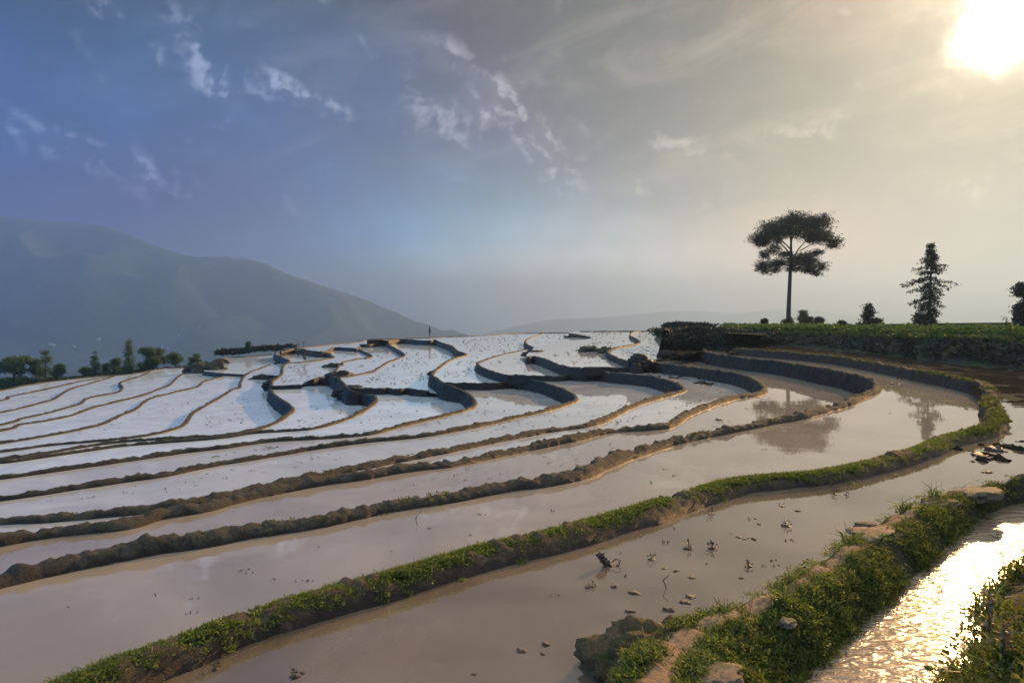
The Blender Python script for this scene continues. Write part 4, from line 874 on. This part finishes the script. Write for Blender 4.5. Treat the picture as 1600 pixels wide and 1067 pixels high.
# ------------------------------------------------------------------ stones and clods of the near bank
def lump(name, loc_, r, label, cat_, mt, seed=0, amp=.25, sub=4, rot=0, group=None, flat=.0, freq=1.6):
    bm = bmesh.new(); bmesh.ops.create_icosphere(bm, subdivisions=sub, radius=1.0)
    c, s_ = math.cos(rot), math.sin(rot)
    for v in bm.verts:
        p = v.co.copy(); k = 1 + amp * fb(p.x * freq + seed, p.y * freq, p.z * freq + seed, 4) + amp * .5 * abs(fb(p.x * freq * 2.2 - seed, p.y * freq * 2.2, p.z * freq * 2.2, 3))
        p *= k
        if flat and p.z > flat: p.z = flat + (p.z - flat) * .25
        x, y = p.x * r[0], p.y * r[1]; v.co = (x * c - y * s_, x * s_ + y * c, p.z * r[2])
    for f in bm.faces: f.smooth = True
    me = bpy.data.meshes.new(name); bm.to_mesh(me); bm.free(); me.materials.append(mt)
    o = bpy.data.objects.new(name, me); COL.objects.link(o); o.location = loc_
    return tag(o, label, cat_, group)
def gp(x, y, H): return at_h(x, y, H)
p = gp(1010, 1012, 1.86)
lump('mossy_clod', (p[0], p[1], .03), (.34, .22, .225), 'big mossy clod of earth with a dark undercut side at the bank tip', 'clod', M['moss'], 3.3, .32, 5, -.1, freq=2.1)
p = gp(1060, 975, 1.80)
lump('mossy_clod', (p[0], p[1], .12), (.17, .10, .10), 'small dark knobbly clod on the bank edge just behind the big mossy clod', 'clod', M['moss'], 6.1, .45, 4, .3, freq=2.6)
RK = [(1122, 1052, 1.72, .215, .15, .07, .35, .35, 'big smooth tan rock at the bottom of the near bank'),
      (1152, 962, 1.76, .13, .10, .05, 2.6, .3, 'wedge-shaped tan stone sloping towards the paddy, above the big smooth rock'),
      (1230, 967, 1.73, .07, .06, .045, .5, .4, 'small round tan stone in the grass of the path'),
      (1284, 896, 1.74, .11, .08, .05, .3, .35, 'dark rounded stone beside the trodden path'),
      (1237, 912, 1.76, .13, .08, .07, .2, .5, 'dark upright stone at the paddy edge, between two tufts'),
      (1366, 832, 1.72, .30, .20, .07, .55, .5, 'flat layered tan rock on the middle of the bank'),
      (1352, 820, 1.76, .12, .09, .09, .2, .5, 'small dark stone on the tip of the flat layered rock'),
      (1335, 862, 1.73, .16, .10, .04, .9, .4, 'low earthy stone before the flat layered rock'),
      (1472, 784, 1.74, .28, .17, .08, .5, .35, 'long grey-brown stone near the grass tuft on the far bank'),
      (1455, 790, 1.76, .10, .10, .12, .1, .4, 'dark stone edge beneath the grass tuft on the bank'),
      (1530, 768, 1.74, .36, .20, .09, .4, .4, 'low broad brown stone where the bank reaches the right edge')]
for i, (x, y, H, a, b, c, ro, am, lb) in enumerate(RK):
    p = gp(x, y, H); lump('rock', (p[0], p[1], CAMZ - H - .02), (a * .66, b * .66, c * .7), lb, 'rock', M['rock'], 11.3 + i * 2.7, am, 4, ro, 'stones along the near bank', flat=.55)
# mounds among the far terraces
MD = [(320, 583, 570, 6.75, 2.35, 1.4, 1.25, 'large grey-brown earth mound behind the left-hand paddies'),
      (341, 570, 562, 6.5, 1.1, .9, .75, 'smaller hump leaning on the right of the large earth mound'),
      (836, 553, 548, 3.25, .95, .9, .30, 'small grassy mound in the bund below the far middle paddies'),
      (924, 549, 543, 3.0, .95, .8, .42, 'dark rounded mound at the end of a bund, mid distance right of centre'),
      (947, 549, 543, 2.9, .55, .5, .38, 'green edged lump joined to the right of the dark rounded mound'),
      (527, 597, 586, 5.2, 1.3, 1.1, .75, 'rough clumpy earth heap on the tall bund left of centre'),
      (548, 614, 606, 5.0, 1.1, .7, .45, 'crumbling earth shoulder below the rough heap'),
      (520, 575, 568, 5.35, 1.1, .8, .5, 'dark green clump inside the curved bund by the bending farmer'),
      (505, 557, 551, 5.45, 1.0, .8, .5, 'dark humped mound behind the bending farmer'),
      (413, 592, 587, 6.15, 1.5, .5, .40, 'low ragged heap of dark clods in the paddy left of the pale bund'),
      (420, 605, 598, 5.9, .6, .6, .55, 'dark clod pile where the pale bund meets the lower paddy'),
      (678, 585, 580, 4.5, .45, .4, .3, 'round dark clod on the corner of the curved bund, centre'),
      (905, 527, 521, 3.4, 2.0, .7, .38, 'long dark low mound on the far terrace near the skyline'),
      (1003, 568, 560, 2.75, .7, .7, .50, 'steep dark shoulder where two bunds meet right of centre'),
      (1049, 555, 549, 2.5, .7, .55, .30, 'small muddy hump at the tip of the little round pond')]
for i, (x, yb, yt, H, a, b, c, lb) in enumerate(MD):
    p = gp(x, yb, H); lump('earth_mound', (p[0], p[1] + b * .6, CAMZ - H - .05), (a, b, c), lb, 'mound', M['mudfar'] if i not in (0, 1, 3, 4, 7) else M['bank'], 31.3 + i * 1.9, .4, 4, .0, 'mounds of earth among the terraces', freq=2.2)
# ------------------------------------------------------------------ wet clods lying in the near paddies
CL_ = [(1018, 874, 'small clod with a thin upright twig', .045, 1), (960, 916, 'leftmost of the dark knobbly clods off the mossy clod', .05, 0), (990, 926, 'grey wrinkled clod right of the knobbly one', .055, 0), (1038, 888, 'flat oval dark clod', .035, 0),
       (1056, 892, 'pale topped little clod', .035, 0), (1080, 902, 'peaked pale clod standing alone', .045, 0), (1078, 932, 'upper of two spread-out dark clods before the bank', .06, 0), (1070, 941, 'lower of two spread-out dark clods before the bank', .055, 0),
       (985, 955, 'double clod just behind the mossy clod', .055, 0), (1045, 953, 'low wet ridge of mud by the tip of the bank', .05, 0), (918, 918, 'tiny dark clod at the left end of the scatter', .03, 1), (926, 916, 'tiny clod with a curled stem at the left of the scatter', .03, 1),
       (1076, 857, 'split muddy stump of rice roots', .06, 1), (1113, 857, 'dark clod with roots, mid paddy', .06, 1), (1112, 803, 'leafy sprig on a small clod, mid paddy', .05, 1), (1154, 839, 'small round clod left of a pale one', .04, 0),
       (1178, 842, 'pale wet clod right of a small round one', .04, 0), (1229, 822, 'spiky dark clod in the right of the paddy', .055, 1), (1181, 810, 'upper of two small dark clods in a column', .035, 0), (1185, 819, 'lower of two small dark clods in a column', .035, 0),
       (1222, 791, 'round dark clod towards the grassy bund', .04, 0), (1246, 798, 'low pale streak of mud', .04, 0), (1170, 885, 'small clod with a square bent stem', .045, 1), (1158, 903, 'tiny white-topped clod near the path', .03, 0),
       (1305, 772, 'small dark clods in a row below the grassy bund', .05, 1), (1322, 773, 'short stub standing near the row of small clods', .035, 1), (815, 1017, 'brown pebbly clod alone in the brown water, lower centre', .045, 0), (853, 1007, 'smaller wet clod beyond the brown pebbly one', .035, 0),
       (848, 1021, 'low flat clod right of the brown pebbly one', .03, 0), (741, 1053, 'tiny clod near the bottom edge, lower centre', .022, 0), (460, 1057, 'dark leafy clod near the bottom edge, lower left', .04, 1), (473, 1051, 'small clod beside the dark leafy one near the bottom edge', .025, 0), (337, 1045, 'grassy sprig standing in water below the grassy bund', .035, 1),
       (1400, 743, 'tiny dark clod in the far right of the paddy', .05, 0), (1543, 738, 'dark flat clod near the far end of the bank', .09, 0), (1528, 711, 'wet dark mud patch in the glitter, left one', .16, 0), (1556, 703, 'wet dark mud patch in the glitter, right one', .2, 0), (1543, 716, 'lower narrow mud patch in the glitter', .15, 0),
       (1406, 595, 'dark sprouting clod on the water before the conifer reflection', .12, 1), (1398, 600, 'flat mud patch beneath the sprouting clod', .22, 0), (1124, 656, 'solitary dark clod in the middle paddy', .14, 0)]
for i, (x, y, lb, r, tw) in enumerate(CL_):
    H = 2.0; r *= .66
    if 1380 < x < 1420 and y < 610: H = 2.25
    if x == 1124: H = 2.8
    p = gp(x, y, H); e = empty('mud_clod', (p[0], p[1], CAMZ - H), lb, 'clod', 'wet clods lying in the paddy water')
    o = lump('clod', (0, 0, -.12 * r), (r, r * random.uniform(.6, .9), r * random.uniform(.3, .5)), None, None, M['wetmud'], 50 + i * 1.3, .8, 3, random.uniform(0, 3), freq=2.4)
    o.parent = e
    if tw:
        stems = []
        for k in range(random.randint(2, 4)):
            a = random.uniform(0, 6.28); hgt = r * random.uniform(1.2, 3.0); ln = r * random.uniform(.4, 1.8); b = (e.location.x, e.location.y, e.location.z)
            stems = [(b[0], b[1], b[2], r * .05), (b[0] + math.cos(a) * ln * .5, b[1] + math.sin(a) * ln * .5, b[2] + hgt * .8, r * .04), (b[0] + math.cos(a) * ln, b[1] + math.sin(a) * ln, b[2] + hgt * random.uniform(.5, 1.1), r * .02)]
            tube([stems], M['wetmud'], 'stem', e)
        q = np.array([[e.location.x, e.location.y, e.location.z + r * .5]]); V, F_, T = clump(q, 14, r, r * 1.2, r * .7, 'leaf', .2, .2); mesh_np('leaves', V, F_, M['dark'], e, smooth=False, tint=T)
# the tangle of pulled-up roots
p = gp(948, 880, 1.98); e = empty('root_tangle', (p[0], p[1], 0), 'dark twisted tangle of uprooted stems arching out of the water', 'root tangle')
def arc(pts, r): return [tuple(at_d(x, y, p[1])) + (r,) for x, y in pts]
for pts in ([(936, 864), (940, 876), (946, 884), (955, 889), (966, 882), (970, 875), (962, 873), (956, 878)], [(934, 886), (942, 890), (952, 893), (960, 898), (969, 904)], [(935, 862), (944, 872), (950, 880), (948, 890)], [(952, 884), (962, 889), (968, 880)], [(938, 868), (946, 874), (952, 876)]):
    tube([arc(pts, .005)], M['wetmud'], 'stem', e)
for k, (x, y) in enumerate([(938, 868), (943, 874), (948, 880), (955, 887), (950, 890)]):
    q = at_d(x, y, p[1]); o = lump('clod', (q[0] - e.location.x, 0, q[2] - e.location.z), (.028, .022, .022), None, None, M['wetmud'], 90 + k, .7, 3); o.parent = e
def twig(pts, H, label):
    q = gp(*pts[0], H); e = empty('twig', (q[0], q[1], CAMZ - H), label, 'twig'); tube([[tuple(at_d(x, y, q[1])) + (.004,) for x, y in pts]], M['wetmud'], 'stem', e)
    for k in range(2):
        i = min(k + 1, len(pts) - 1); a = at_d(*pts[i], q[1]); tube([[a + (.003,), (a[0] + random.uniform(-.05, .05), a[1], a[2] + random.uniform(.01, .05), .001)]], M['wetmud'], 'stem', e)
twig([(1041, 919), (1038, 910), (1036, 906), (1044, 900)], 2.0, 'small forked black twig sticking out of the water among the clods')
twig([(652, 820), (650, 812), (651, 806)], 2.25, 'thin double stalk standing in the water beyond the grassy bund')
twig([(1466, 846), (1459, 838), (1454, 832)], 1.9, 'short dry stick at the ditch edge')
# dry stems leaning over the ditch at right
for i, (pts, lb) in enumerate([([(1572, 900), (1566, 868), (1560, 842), (1556, 826)], 'tall thin dark stem rising over the ditch at far right'), ([(1600, 905), (1588, 880), (1576, 862)], 'second thin stem leaning left from the right-hand bank'), ([(1580, 880), (1560, 862), (1551, 855)], 'short bent twig reaching over the bright water'),
                                ([(1570, 1045), (1569, 1005), (1568, 972)], 'pale seed-head stalk standing on the right-hand bank'), ([(1546, 1000), (1545, 960), (1546, 928)], 'pale fern frond stalk standing left of the seed-head')]):
    d = 5.2 if i < 3 else 3.4
    q = at_d(*pts[0], d); e = empty('dry_plant', q, lb, 'stem'); tube([[tuple(at_d(x, y, d)) + (.004 * (1 - .6 * k / 3),) for k, (x, y) in enumerate(pts)]], M['dry'] if i > 2 else M['bark'], 'stem', e)
    if i > 2:
        L_ = []
        for k in range(26): x, y = pts[0][0], pts[0][1] + (pts[-1][1] - pts[0][1]) * random.random(); L_.append(at_d(x, y, d))
        V, F_, T = clump(np.array(L_), 5, .015, .01, .03, 'leaf', .7, .2); mesh_np('seed_head', V, F_, M['dry'], e, smooth=False, tint=T)
    else:
        for k in (1, 2):
            a = at_d(*pts[k], d); tube([[a + (.003,), (a[0] + random.choice((-1, 1)) * .09, a[1], a[2] + .05, .001)]], M['bark'], 'side_twig', e)
# a dry straw across the mossy clod
q = at_d(1004, 990, 3.62); e = empty('straw', q, 'pale dry straw lying across the big mossy clod', 'straw'); tube([[at_d(1003, 980, 3.66) + (.004,), at_d(1008, 1002, 3.58) + (.004,), at_d(1014, 1030, 3.52) + (.003,)]], M['dry'], 'stem', e)
# upright weeds along the near bank
for (x, y, h_, lb) in [(1160, 962, .10, 'leafy weed sprig on the near bank edge by the wedge-shaped stone'), (1220, 945, .16, 'thin upright weeds beside the dark upright stone'), (1331, 846, .15, 'rosette of long leaves at the bank edge, middle'), (1462, 778, .16, 'spiky grass tuft on the far part of the bank'), (1134, 962, .10, 'low leafy shoots behind the mossy clods'), (1418, 800, .14, 'grass tuft on the bank between the two larger stones')]:
    q = gp(x, y, 1.74); e = empty('weed_plant', (q[0], q[1], q[2] - .02), lb, 'weed')
    pp = np.array([[q[0], q[1], q[2] - .02]] * 3) + rng.normal(0, .02, (3, 3)) * np.array([1, 1, 0]); V, F_, T = clump(pp, 14, .04, .01, h_, 'blade', .5, .2); mesh_np('leaves', V, F_, M['grass'], e, smooth=False, tint=T)
    for k in range(3):
        a = random.uniform(-.04, .04); tube([[(q[0] + a, q[1], q[2] - .02, .002), (q[0] + a * 1.6, q[1], q[2] + h_ * 1.1, .001)]], M['bark'], 'stem', e)
# ------------------------------------------------------------------ rice stubble and bits of mud in the water
def inpoly(x, y, P):
    c = False; j = len(P) - 1
    for i in range(len(P)):
        if (P[i][1] > y) != (P[j][1] > y) and x < (P[j][0] - P[i][0]) * (y - P[i][1]) / (P[j][1] - P[i][1]) + P[i][0]: c = not c
        j = i
    return c
AR = [(5.3, 150, [(432, 598), (448, 572), (515, 564), (560, 552), (535, 545), (550, 548), (528, 562), (512, 584), (478, 596)]), (4.65, 330, [(560, 600), (600, 578), (640, 556), (610, 540), (680, 545), (700, 562), (668, 582), (672, 602)]),
      (4.0, 420, [(700, 592), (685, 583), (735, 553), (700, 532), (810, 523), (820, 545), (750, 560), (755, 585)]), (3.55, 110, [(762, 570), (800, 555), (820, 560), (870, 580), (820, 584)]), (3.05, 330, [(860, 555), (930, 534), (915, 520), (980, 519), (975, 535), (955, 542), (980, 565), (900, 570)]),
      (2.65, 330, [(965, 545), (1003, 536), (990, 520), (1040, 520), (1060, 540), (1035, 552), (1000, 562)]), (3.45, 60, [(840, 538), (830, 530), (855, 523), (890, 523), (888, 534)]), (5.05, 70, [(545, 580), (600, 560), (625, 552), (600, 541), (580, 543), (585, 560)]),
      (4.9, 130, [(400, 668), (560, 640), (600, 615), (690, 618), (700, 636), (560, 666)]), (4.3, 110, [(560, 680), (740, 645), (760, 605), (840, 610), (850, 630), (640, 672)]), (3.75, 90, [(700, 676), (880, 635), (920, 615), (1000, 625), (940, 650), (760, 680)]),
      (6.2, 70, [(300, 672), (340, 640), (400, 612), (430, 640), (400, 660)]), (5.5, 40, [(440, 650), (470, 620), (560, 625), (540, 645)]), (6.5, 60, [(60, 685), (260, 630), (340, 600), (300, 640), (150, 680)]), (3.25, 90, [(880, 675), (1060, 635), (1120, 612), (1150, 615), (1060, 640), (960, 664)]),
      (2.8, 60, [(700, 735), (1000, 680), (1180, 630), (1190, 650), (860, 740), (600, 770)]), (4.3, 60, [(100, 760), (400, 700), (500, 690), (300, 720)]), (3.75, 60, [(20, 790), (380, 730), (560, 700), (540, 715), (260, 770)]), (2.25, 34, [(100, 950), (600, 830), (1000, 740), (1300, 680), (1400, 640), (1480, 660), (1000, 770), (300, 960)]), (2.0, 30, [(900, 850), (1200, 780), (1400, 740), (1300, 800), (1200, 900), (1000, 900), (850, 940)])]
pts_, siz = [], []
for H, n, P in AR:
    n = int(n * .62)
    xs_ = [a for a, b in P]; ys_ = [b for a, b in P]; k = 0; tries = 0
    while k < n and tries < 20000:
        tries += 1
        x, y = random.uniform(min(xs_), max(xs_)), random.uniform(min(ys_), max(ys_))
        if inpoly(x, y, P) and fb(x * .03, y * .09, H, 3) > random.uniform(-.5, .35):
            q = at_h(x, y, H); dd = math.hypot(q[0], q[1]); pts_.append(q); siz.append(.011 + .00075 * dd * random.uniform(.5, 1.6)); k += 1
pts_ = np.array(pts_); siz = np.array(siz)
idx = np.repeat(np.arange(len(pts_)), 4); Lq = siz[idx] * rng.uniform(.8, 2.2, len(idx))
V, F_ = blades(pts_[idx] + rng.normal(0, 1, (len(idx), 3)) * siz[idx][:, None] * np.array([.5, .5, 0]), rdir(len(idx), 1.6), Lq, Lq * .12, .3)
tag(mesh_np('rice_stubble', V, F_, M['dark'], smooth=False, tint=rng.uniform(0, .6, len(V))), kind='stuff')
idx = np.arange(len(pts_))[::2]; n_ = len(idx); a8 = np.linspace(0, 2 * np.pi, 7)[:-1]
R_ = siz[idx][:, None] * rng.uniform(.5, 1.4, (n_, 6)); ring = np.stack([np.cos(a8) * R_, np.sin(a8) * R_, np.full_like(R_, -.01)], -1); top = ring * np.array([.35, .35, 0]) + np.array([0, 0, 1]) * (siz[idx] * .45)[:, None, None]
c_ = pts_[idx][:, None, :] + np.array([.05, .02, 0]); V = np.concatenate([ring + c_, top + c_], 1).reshape(-1, 3)
b_ = np.arange(n_)[:, None, None] * 12; k6 = np.arange(6)[None, :, None]; quad = np.concatenate([b_ + k6, b_ + (k6 + 1) % 6, b_ + 6 + (k6 + 1) % 6, b_ + 6 + k6], -1).reshape(-1, 4)
capq = np.concatenate([(b_ + np.array([6, 7, 8, 9])).reshape(-1, 4), (b_ + np.array([6, 9, 10, 11])).reshape(-1, 4)])
tag(mesh_np('mud_bits', V, np.concatenate([quad, capq]), M['wetmud'], smooth=False), kind='stuff')
# mud flats breaking the water along the foot of the long bank, and in the little pond
def flats(pa, pb, H, name, thr, amp, nu, nv, fx, seed):
    A = catm([tuple(map(float, q)) for q in pa], 20); B = catm([tuple(map(float, q)) for q in pb], 20); rows = []
    for j in range(nv):
        t = j / (nv - 1); r = []
        for i in range(nu):
            u = i / (nu - 1) * (len(A) - 1.001); k = int(u); f = u - k
            ax, ay = A[k][0] + (A[k + 1][0] - A[k][0]) * f, A[k][1] + (A[k + 1][1] - A[k][1]) * f
            bx, by = B[k][0] + (B[k + 1][0] - B[k][0]) * f, B[k][1] + (B[k + 1][1] - B[k][1]) * f
            q = at_h(ax + (bx - ax) * t, ay + (by - ay) * t, H)
            z = amp * (fb(q[0] * fx, q[1] * fx * .6, seed, 5) + thr(i / (nu - 1), t))
            r.append((q[0], q[1], q[2] + max(min(z, .10), -.08)))
        rows.append(r)
    return grid(name, rows, M['flat'], flip=True)
flats([(1150, 541), (1250, 543), (1360, 554), (1480, 568), (1640, 583), (1800, 606)], [(1158, 545.5), (1250, 551), (1360, 563), (1480, 584), (1570, 640), (1740, 700)], 2.0, 'mud_flat', lambda u, t: -.05 + .12 * u - .55 * max(0, t - .35) - (.5 if u > .75 else .15) * max(0, t - .6), .10, 420, 90, 2.2, 4.4)
flats([(1058, 545), (1085, 544.5), (1110, 543.5), (1150, 543.5)], [(1058, 556), (1080, 553), (1110, 549), (1150, 549)], 2.25, 'mud_flat', lambda u, t: -.10 + .25 * u, .10, 120, 40, 2.2, 8.4)
flats([(1470, 700), (1520, 695), (1570, 690), (1640, 690)], [(1500, 725), (1530, 726), (1570, 722), (1640, 716)], 2.0, 'mud_flat', lambda u, t: -.20 - 1.0 * (t - .5) ** 2 - 1.2 * (u - .5) ** 2, .10, 160, 60, 5, 2.4)
flats([(985, 571), (1020, 574), (1060, 582), (1120, 594)], [(985, 580), (1020, 588), (1050, 592), (1110, 604)], 3.25, 'mud_flat', lambda u, t: -.22, .10, 160, 50, 2.5, 6.4)
# ------------------------------------------------------------------ people
def skel(name, V_, E_, R_, mt, parent, sub=2):
    me = bpy.data.meshes.new(name); me.from_pydata(V_, E_, []); me.materials.append(mt)
    o = bpy.data.objects.new(name, me); COL.objects.link(o); o.parent = parent
    m_ = o.modifiers.new('skin', 'SKIN'); 
    for i, r in enumerate(R_):
        sv = me.skin_vertices[0].data[i] if me.skin_vertices else None
        if sv: sv.radius = (r, r) if not isinstance(r, tuple) else r
    o.modifiers.new('sub', 'SUBSURF').levels = sub; o.modifiers['sub'].render_levels = sub
    return o
def ensure_skin(V_, E_, R_, name, mt, parent):
    bm = bmesh.new(); ly = bm.verts.layers.skin.verify(); vs = []
    for i, v in enumerate(V_):
        q = bm.verts.new(v); r = R_[i]; q[ly].radius = r if isinstance(r, tuple) else (r, r); q[ly].use_root = (i == 0); vs.append(q)
    for a, b in E_: bm.edges.new((vs[a], vs[b]))
    me = bpy.data.meshes.new(name); bm.to_mesh(me); bm.free(); me.materials.append(mt)
    o = bpy.data.objects.new(name, me); COL.objects.link(o); o.parent = parent
    o.modifiers.new('skin', 'SKIN').use_smooth_shade = True; s_ = o.modifiers.new('sub', 'SUBSURF'); s_.levels = 1; s_.render_levels = 2
    return o
def plain(n, c, r=.8):
    m, q, b, out = mat(n); b.inputs['Roughness'].default_value = r
    q.put(b.inputs['Base Color'], q.mix(q.noise(pos(q), 12, 4, .6), tuple(x * .75 for x in c), c)); return m
SKIN = plain('skin', (.30, .17, .10), .6); CLOTH = plain('dark cloth', (.020, .022, .028)); CLOTH2 = plain('dark trousers', (.028, .026, .026)); HAIR = plain('black hair', (.012, .010, .009), .5)
def person(kind, base, rz, label, scale=1.0):
    e = empty('person', base, label, 'person'); e.rotation_euler = (0, 0, rz); e.scale = (scale,) * 3
    if kind == 'stand':
        J = dict(pel=(0, 0, .95), wai=(0, .01, 1.08), che=(0, .0, 1.30), nec=(0, .01, 1.47), hea=(0, .03, 1.56), top=(0, .02, 1.68), ls=(-.17, 0, 1.40), rs=(.17, 0, 1.40), le=(-.23, .0, 1.14), re=(.23, .02, 1.14), lw=(-.20, .12, .93), rw=(.20, .14, .95), lh=(-.10, 0, .90), rh=(.10, 0, .90), lk=(-.11, .03, .50), rk=(.12, .0, .50), la=(-.12, -.02, .09), ra=(.13, -.05, .09), lt=(-.13, .13, .03), rt=(.14, .10, .03))
    else:
        J = dict(pel=(0, -.12, .78), wai=(0, .02, .90), che=(0, .26, .92), nec=(0, .42, .84), hea=(0, .52, .80), top=(0, .63, .75), ls=(-.16, .34, .86), rs=(.16, .34, .86), le=(-.17, .40, .58), re=(.17, .42, .58), lw=(-.12, .46, .34), rw=(.10, .48, .34), lh=(-.10, -.12, .74), rh=(.10, -.12, .74), lk=(-.14, .05, .42), rk=(.15, .0, .42), la=(-.14, -.10, .06), ra=(.16, -.14, .06), lt=(-.15, .06, .0), rt=(.17, .02, .0))
    ns = list(J); ix = {k: i for i, k in enumerate(ns)}; V_ = [J[k] for k in ns]
    R = dict(pel=.115, wai=(.13, .09), che=(.15, .10), nec=.055, hea=.092, top=.075, ls=.06, rs=.06, le=.042, re=.042, lw=.028, rw=.028, lh=.085, rh=.085, lk=.058, rk=.058, la=.036, ra=.036, lt=.03, rt=.03)
    E_ = [('pel', 'wai'), ('wai', 'che'), ('che', 'nec'), ('nec', 'hea'), ('hea', 'top'), ('che', 'ls'), ('che', 'rs'), ('ls', 'le'), ('rs', 're'), ('le', 'lw'), ('re', 'rw'), ('pel', 'lh'), ('pel', 'rh'), ('lh', 'lk'), ('rh', 'rk'), ('lk', 'la'), ('rk', 'ra'), ('la', 'lt'), ('ra', 'rt')]
    E2_ = [(ix[a], ix[b]) for a, b in E_]; V2, R2_ = list(V_), [R[k] for k in ns]
    for s_, w in ((-1, 'lw'), (1, 'rw')):       # hands: five fingers each
        wv = Vector(J[w]); dv = (wv - Vector(J['le' if s_ < 0 else 're'])).normalized(); side = Vector((1, 0, 0))
        V2.append(tuple(wv + dv * .07)); R2_.append(.03); E2_.append((ix[w], len(V2) - 1)); pm = len(V2) - 1
        for f in range(5):
            if f < 4: o_ = side * (f - 1.5) * .018; a_ = wv + dv * .10 + o_; b_ = wv + dv * (.15 - abs(f - 1.4) * .008) + o_ + Vector((0, .015, 0))
            else: a_ = wv + dv * .06 - side * s_ * .035; b_ = wv + dv * .10 - side * s_ * .05
            V2 += [tuple(a_), tuple(b_)]; R2_ += [.009, .008]; E2_ += [(pm, len(V2) - 2), (len(V2) - 2, len(V2) - 1)]
    ensure_skin(V2, E2_, R2_, 'body', SKIN, e)
    def cloth(names, edges, gr, nm, mt):
        ii_ = {k: i for i, k in enumerate(names)}
        ensure_skin([J[k] for k in names], [(ii_[a], ii_[b]) for a, b in edges], [tuple((x + gr) for x in R[k]) if isinstance(R[k], tuple) else R[k] + gr for k in names], nm, mt, e)
    cloth(['che', 'wai', 'pel', 'ls', 'rs', 'le', 're', 'lw', 'rw'], [('che', 'wai'), ('wai', 'pel'), ('che', 'ls'), ('che', 'rs'), ('ls', 'le'), ('rs', 're'), ('le', 'lw'), ('re', 'rw')], .028, 'jacket', CLOTH)
    cloth(['pel', 'lh', 'rh', 'lk', 'rk', 'la', 'ra'], [('pel', 'lh'), ('pel', 'rh'), ('lh', 'lk'), ('rh', 'rk'), ('lk', 'la'), ('rk', 'ra')], .024, 'trousers', CLOTH2)
    h_ = Vector(J['hea']); t_ = Vector(J['top']); o = lump('hair', tuple(h_ + (t_ - h_) * .62 - Vector((0, .02, 0))), (.108, .112, .095), None, None, HAIR, 1.2, .08, 3); o.parent = e
    return e
pp = at_h(671.5, 527.3, 3.9); person('stand', (pp[0], pp[1], pp[2] + .0), 1.9, 'tiny dark figure of a person standing upright on the skyline edge of the terraces', 1.2)
pp = at_h(475, 563.0, 5.14); person('bend', (pp[0], pp[1], pp[2]), 1.75, 'dark figure of a person bending down to work on the pale bund', 1.4)
# ------------------------------------------------------------------ white houses low on the mountain
from mathutils.bvhtree import BVHTree
mo = [o for o in SC.objects if o.name == 'mountain'][0]; me = mo.data
bvh = BVHTree.FromPolygons([tuple(v.co) for v in me.vertices], [tuple(p.vertices) for p in me.polygons])
WHITE = plain('white wall', (.5, .5, .48)); ROOF = plain('grey roof', (.32, .33, .35)); DARKW = plain('window glass', (.03, .035, .04), .2)
def box(name, c, s, mt, parent):
    bm = bmesh.new(); bmesh.ops.create_cube(bm, size=1.0)
    for v in bm.verts: v.co = (c[0] + v.co.x * s[0], c[1] + v.co.y * s[1], c[2] + v.co.z * s[2])
    me_ = bpy.data.meshes.new(name); bm.to_mesh(me_); bm.free(); me_.materials.append(mt); o = bpy.data.objects.new(name, me_); COL.objects.link(o); o.parent = parent; return o
for i, (x, y, w, lb) in enumerate([(78, 539, 12, 'white house low on the blue mountain above the pointed tree'), (84, 540, 9, 'smaller white house touching the one above the pointed tree'), (154, 531, 13, 'white house on the mountain above the slim dark conifer'), (279, 526, 8, 'tiny bright white house on the slope above the broad round tree'),
                                   (253, 543, 9, 'pale house partly behind the top of the broad round tree'), (262, 546, 7, 'small bright house just right of the broad round tree top'), (312, 512, 7, 'highest small white house on the lower mountain slope'), (116, 542, 9, 'faint long pale house between the pointed tree and slim conifer')]):
    u, v, wz = ray(x, y); hit = bvh.ray_cast(Vector((0, 0, CAMZ)), Vector((u, v, wz)).normalized())
    if hit[0] is None: continue
    q = hit[0]; e = empty('house', (q.x, q.y, q.z - 1.5), lb, 'house', 'houses on the mountain slope'); e.rotation_euler = (0, 0, random.uniform(-.5, .5)); e.scale = (.75, .75, .75)
    box('wall', (0, 0, 4.5), (w, 7, 9), WHITE, e)
    V = [(-w / 2 - .6, -4.1, 8.9), (w / 2 + .6, -4.1, 8.9), (w / 2 + .6, 4.1, 8.9), (-w / 2 - .6, 4.1, 8.9), (-w / 2 - .3, 0, 11), (w / 2 + .3, 0, 11)]
    me_ = bpy.data.meshes.new('roof'); me_.from_pydata(V, [], [(0, 1, 5, 4), (2, 3, 4, 5), (1, 2, 5), (3, 0, 4), (3, 2, 1, 0)]); me_.materials.append(ROOF); o = bpy.data.objects.new('roof', me_); COL.objects.link(o); o.parent = e
    for k in (-1, 1): box('window', (k * w * .25, -3.52, 6.2), (1.4, .12, 1.5), DARKW, e)
# ------------------------------------------------------------------ haze: the valley's humid air
hm = bpy.data.materials.new('haze'); hm.use_nodes = True; t = hm.node_tree; t.nodes.clear()
ho = t.nodes.new('ShaderNodeOutputMaterial'); pv = t.nodes.new('ShaderNodeVolumePrincipled')
pv.inputs['Color'].default_value = (.207, .335, .565, 1); pv.inputs['Density'].default_value = 4.0e-4; pv.inputs['Anisotropy'].default_value = .53
t.links.new(pv.outputs[0], ho.inputs['Volume'])
bm = bmesh.new(); bmesh.ops.create_cube(bm, size=1.0); me = bpy.data.meshes.new('haze'); bm.to_mesh(me); bm.free(); me.materials.append(hm)
hz = bpy.data.objects.new('haze', me); COL.objects.link(hz); hz.location = (0, 3500, (470 - 304) / 2); hz.scale = (22400, 12400, 470 + 304)
tag(hz, kind='stuff')
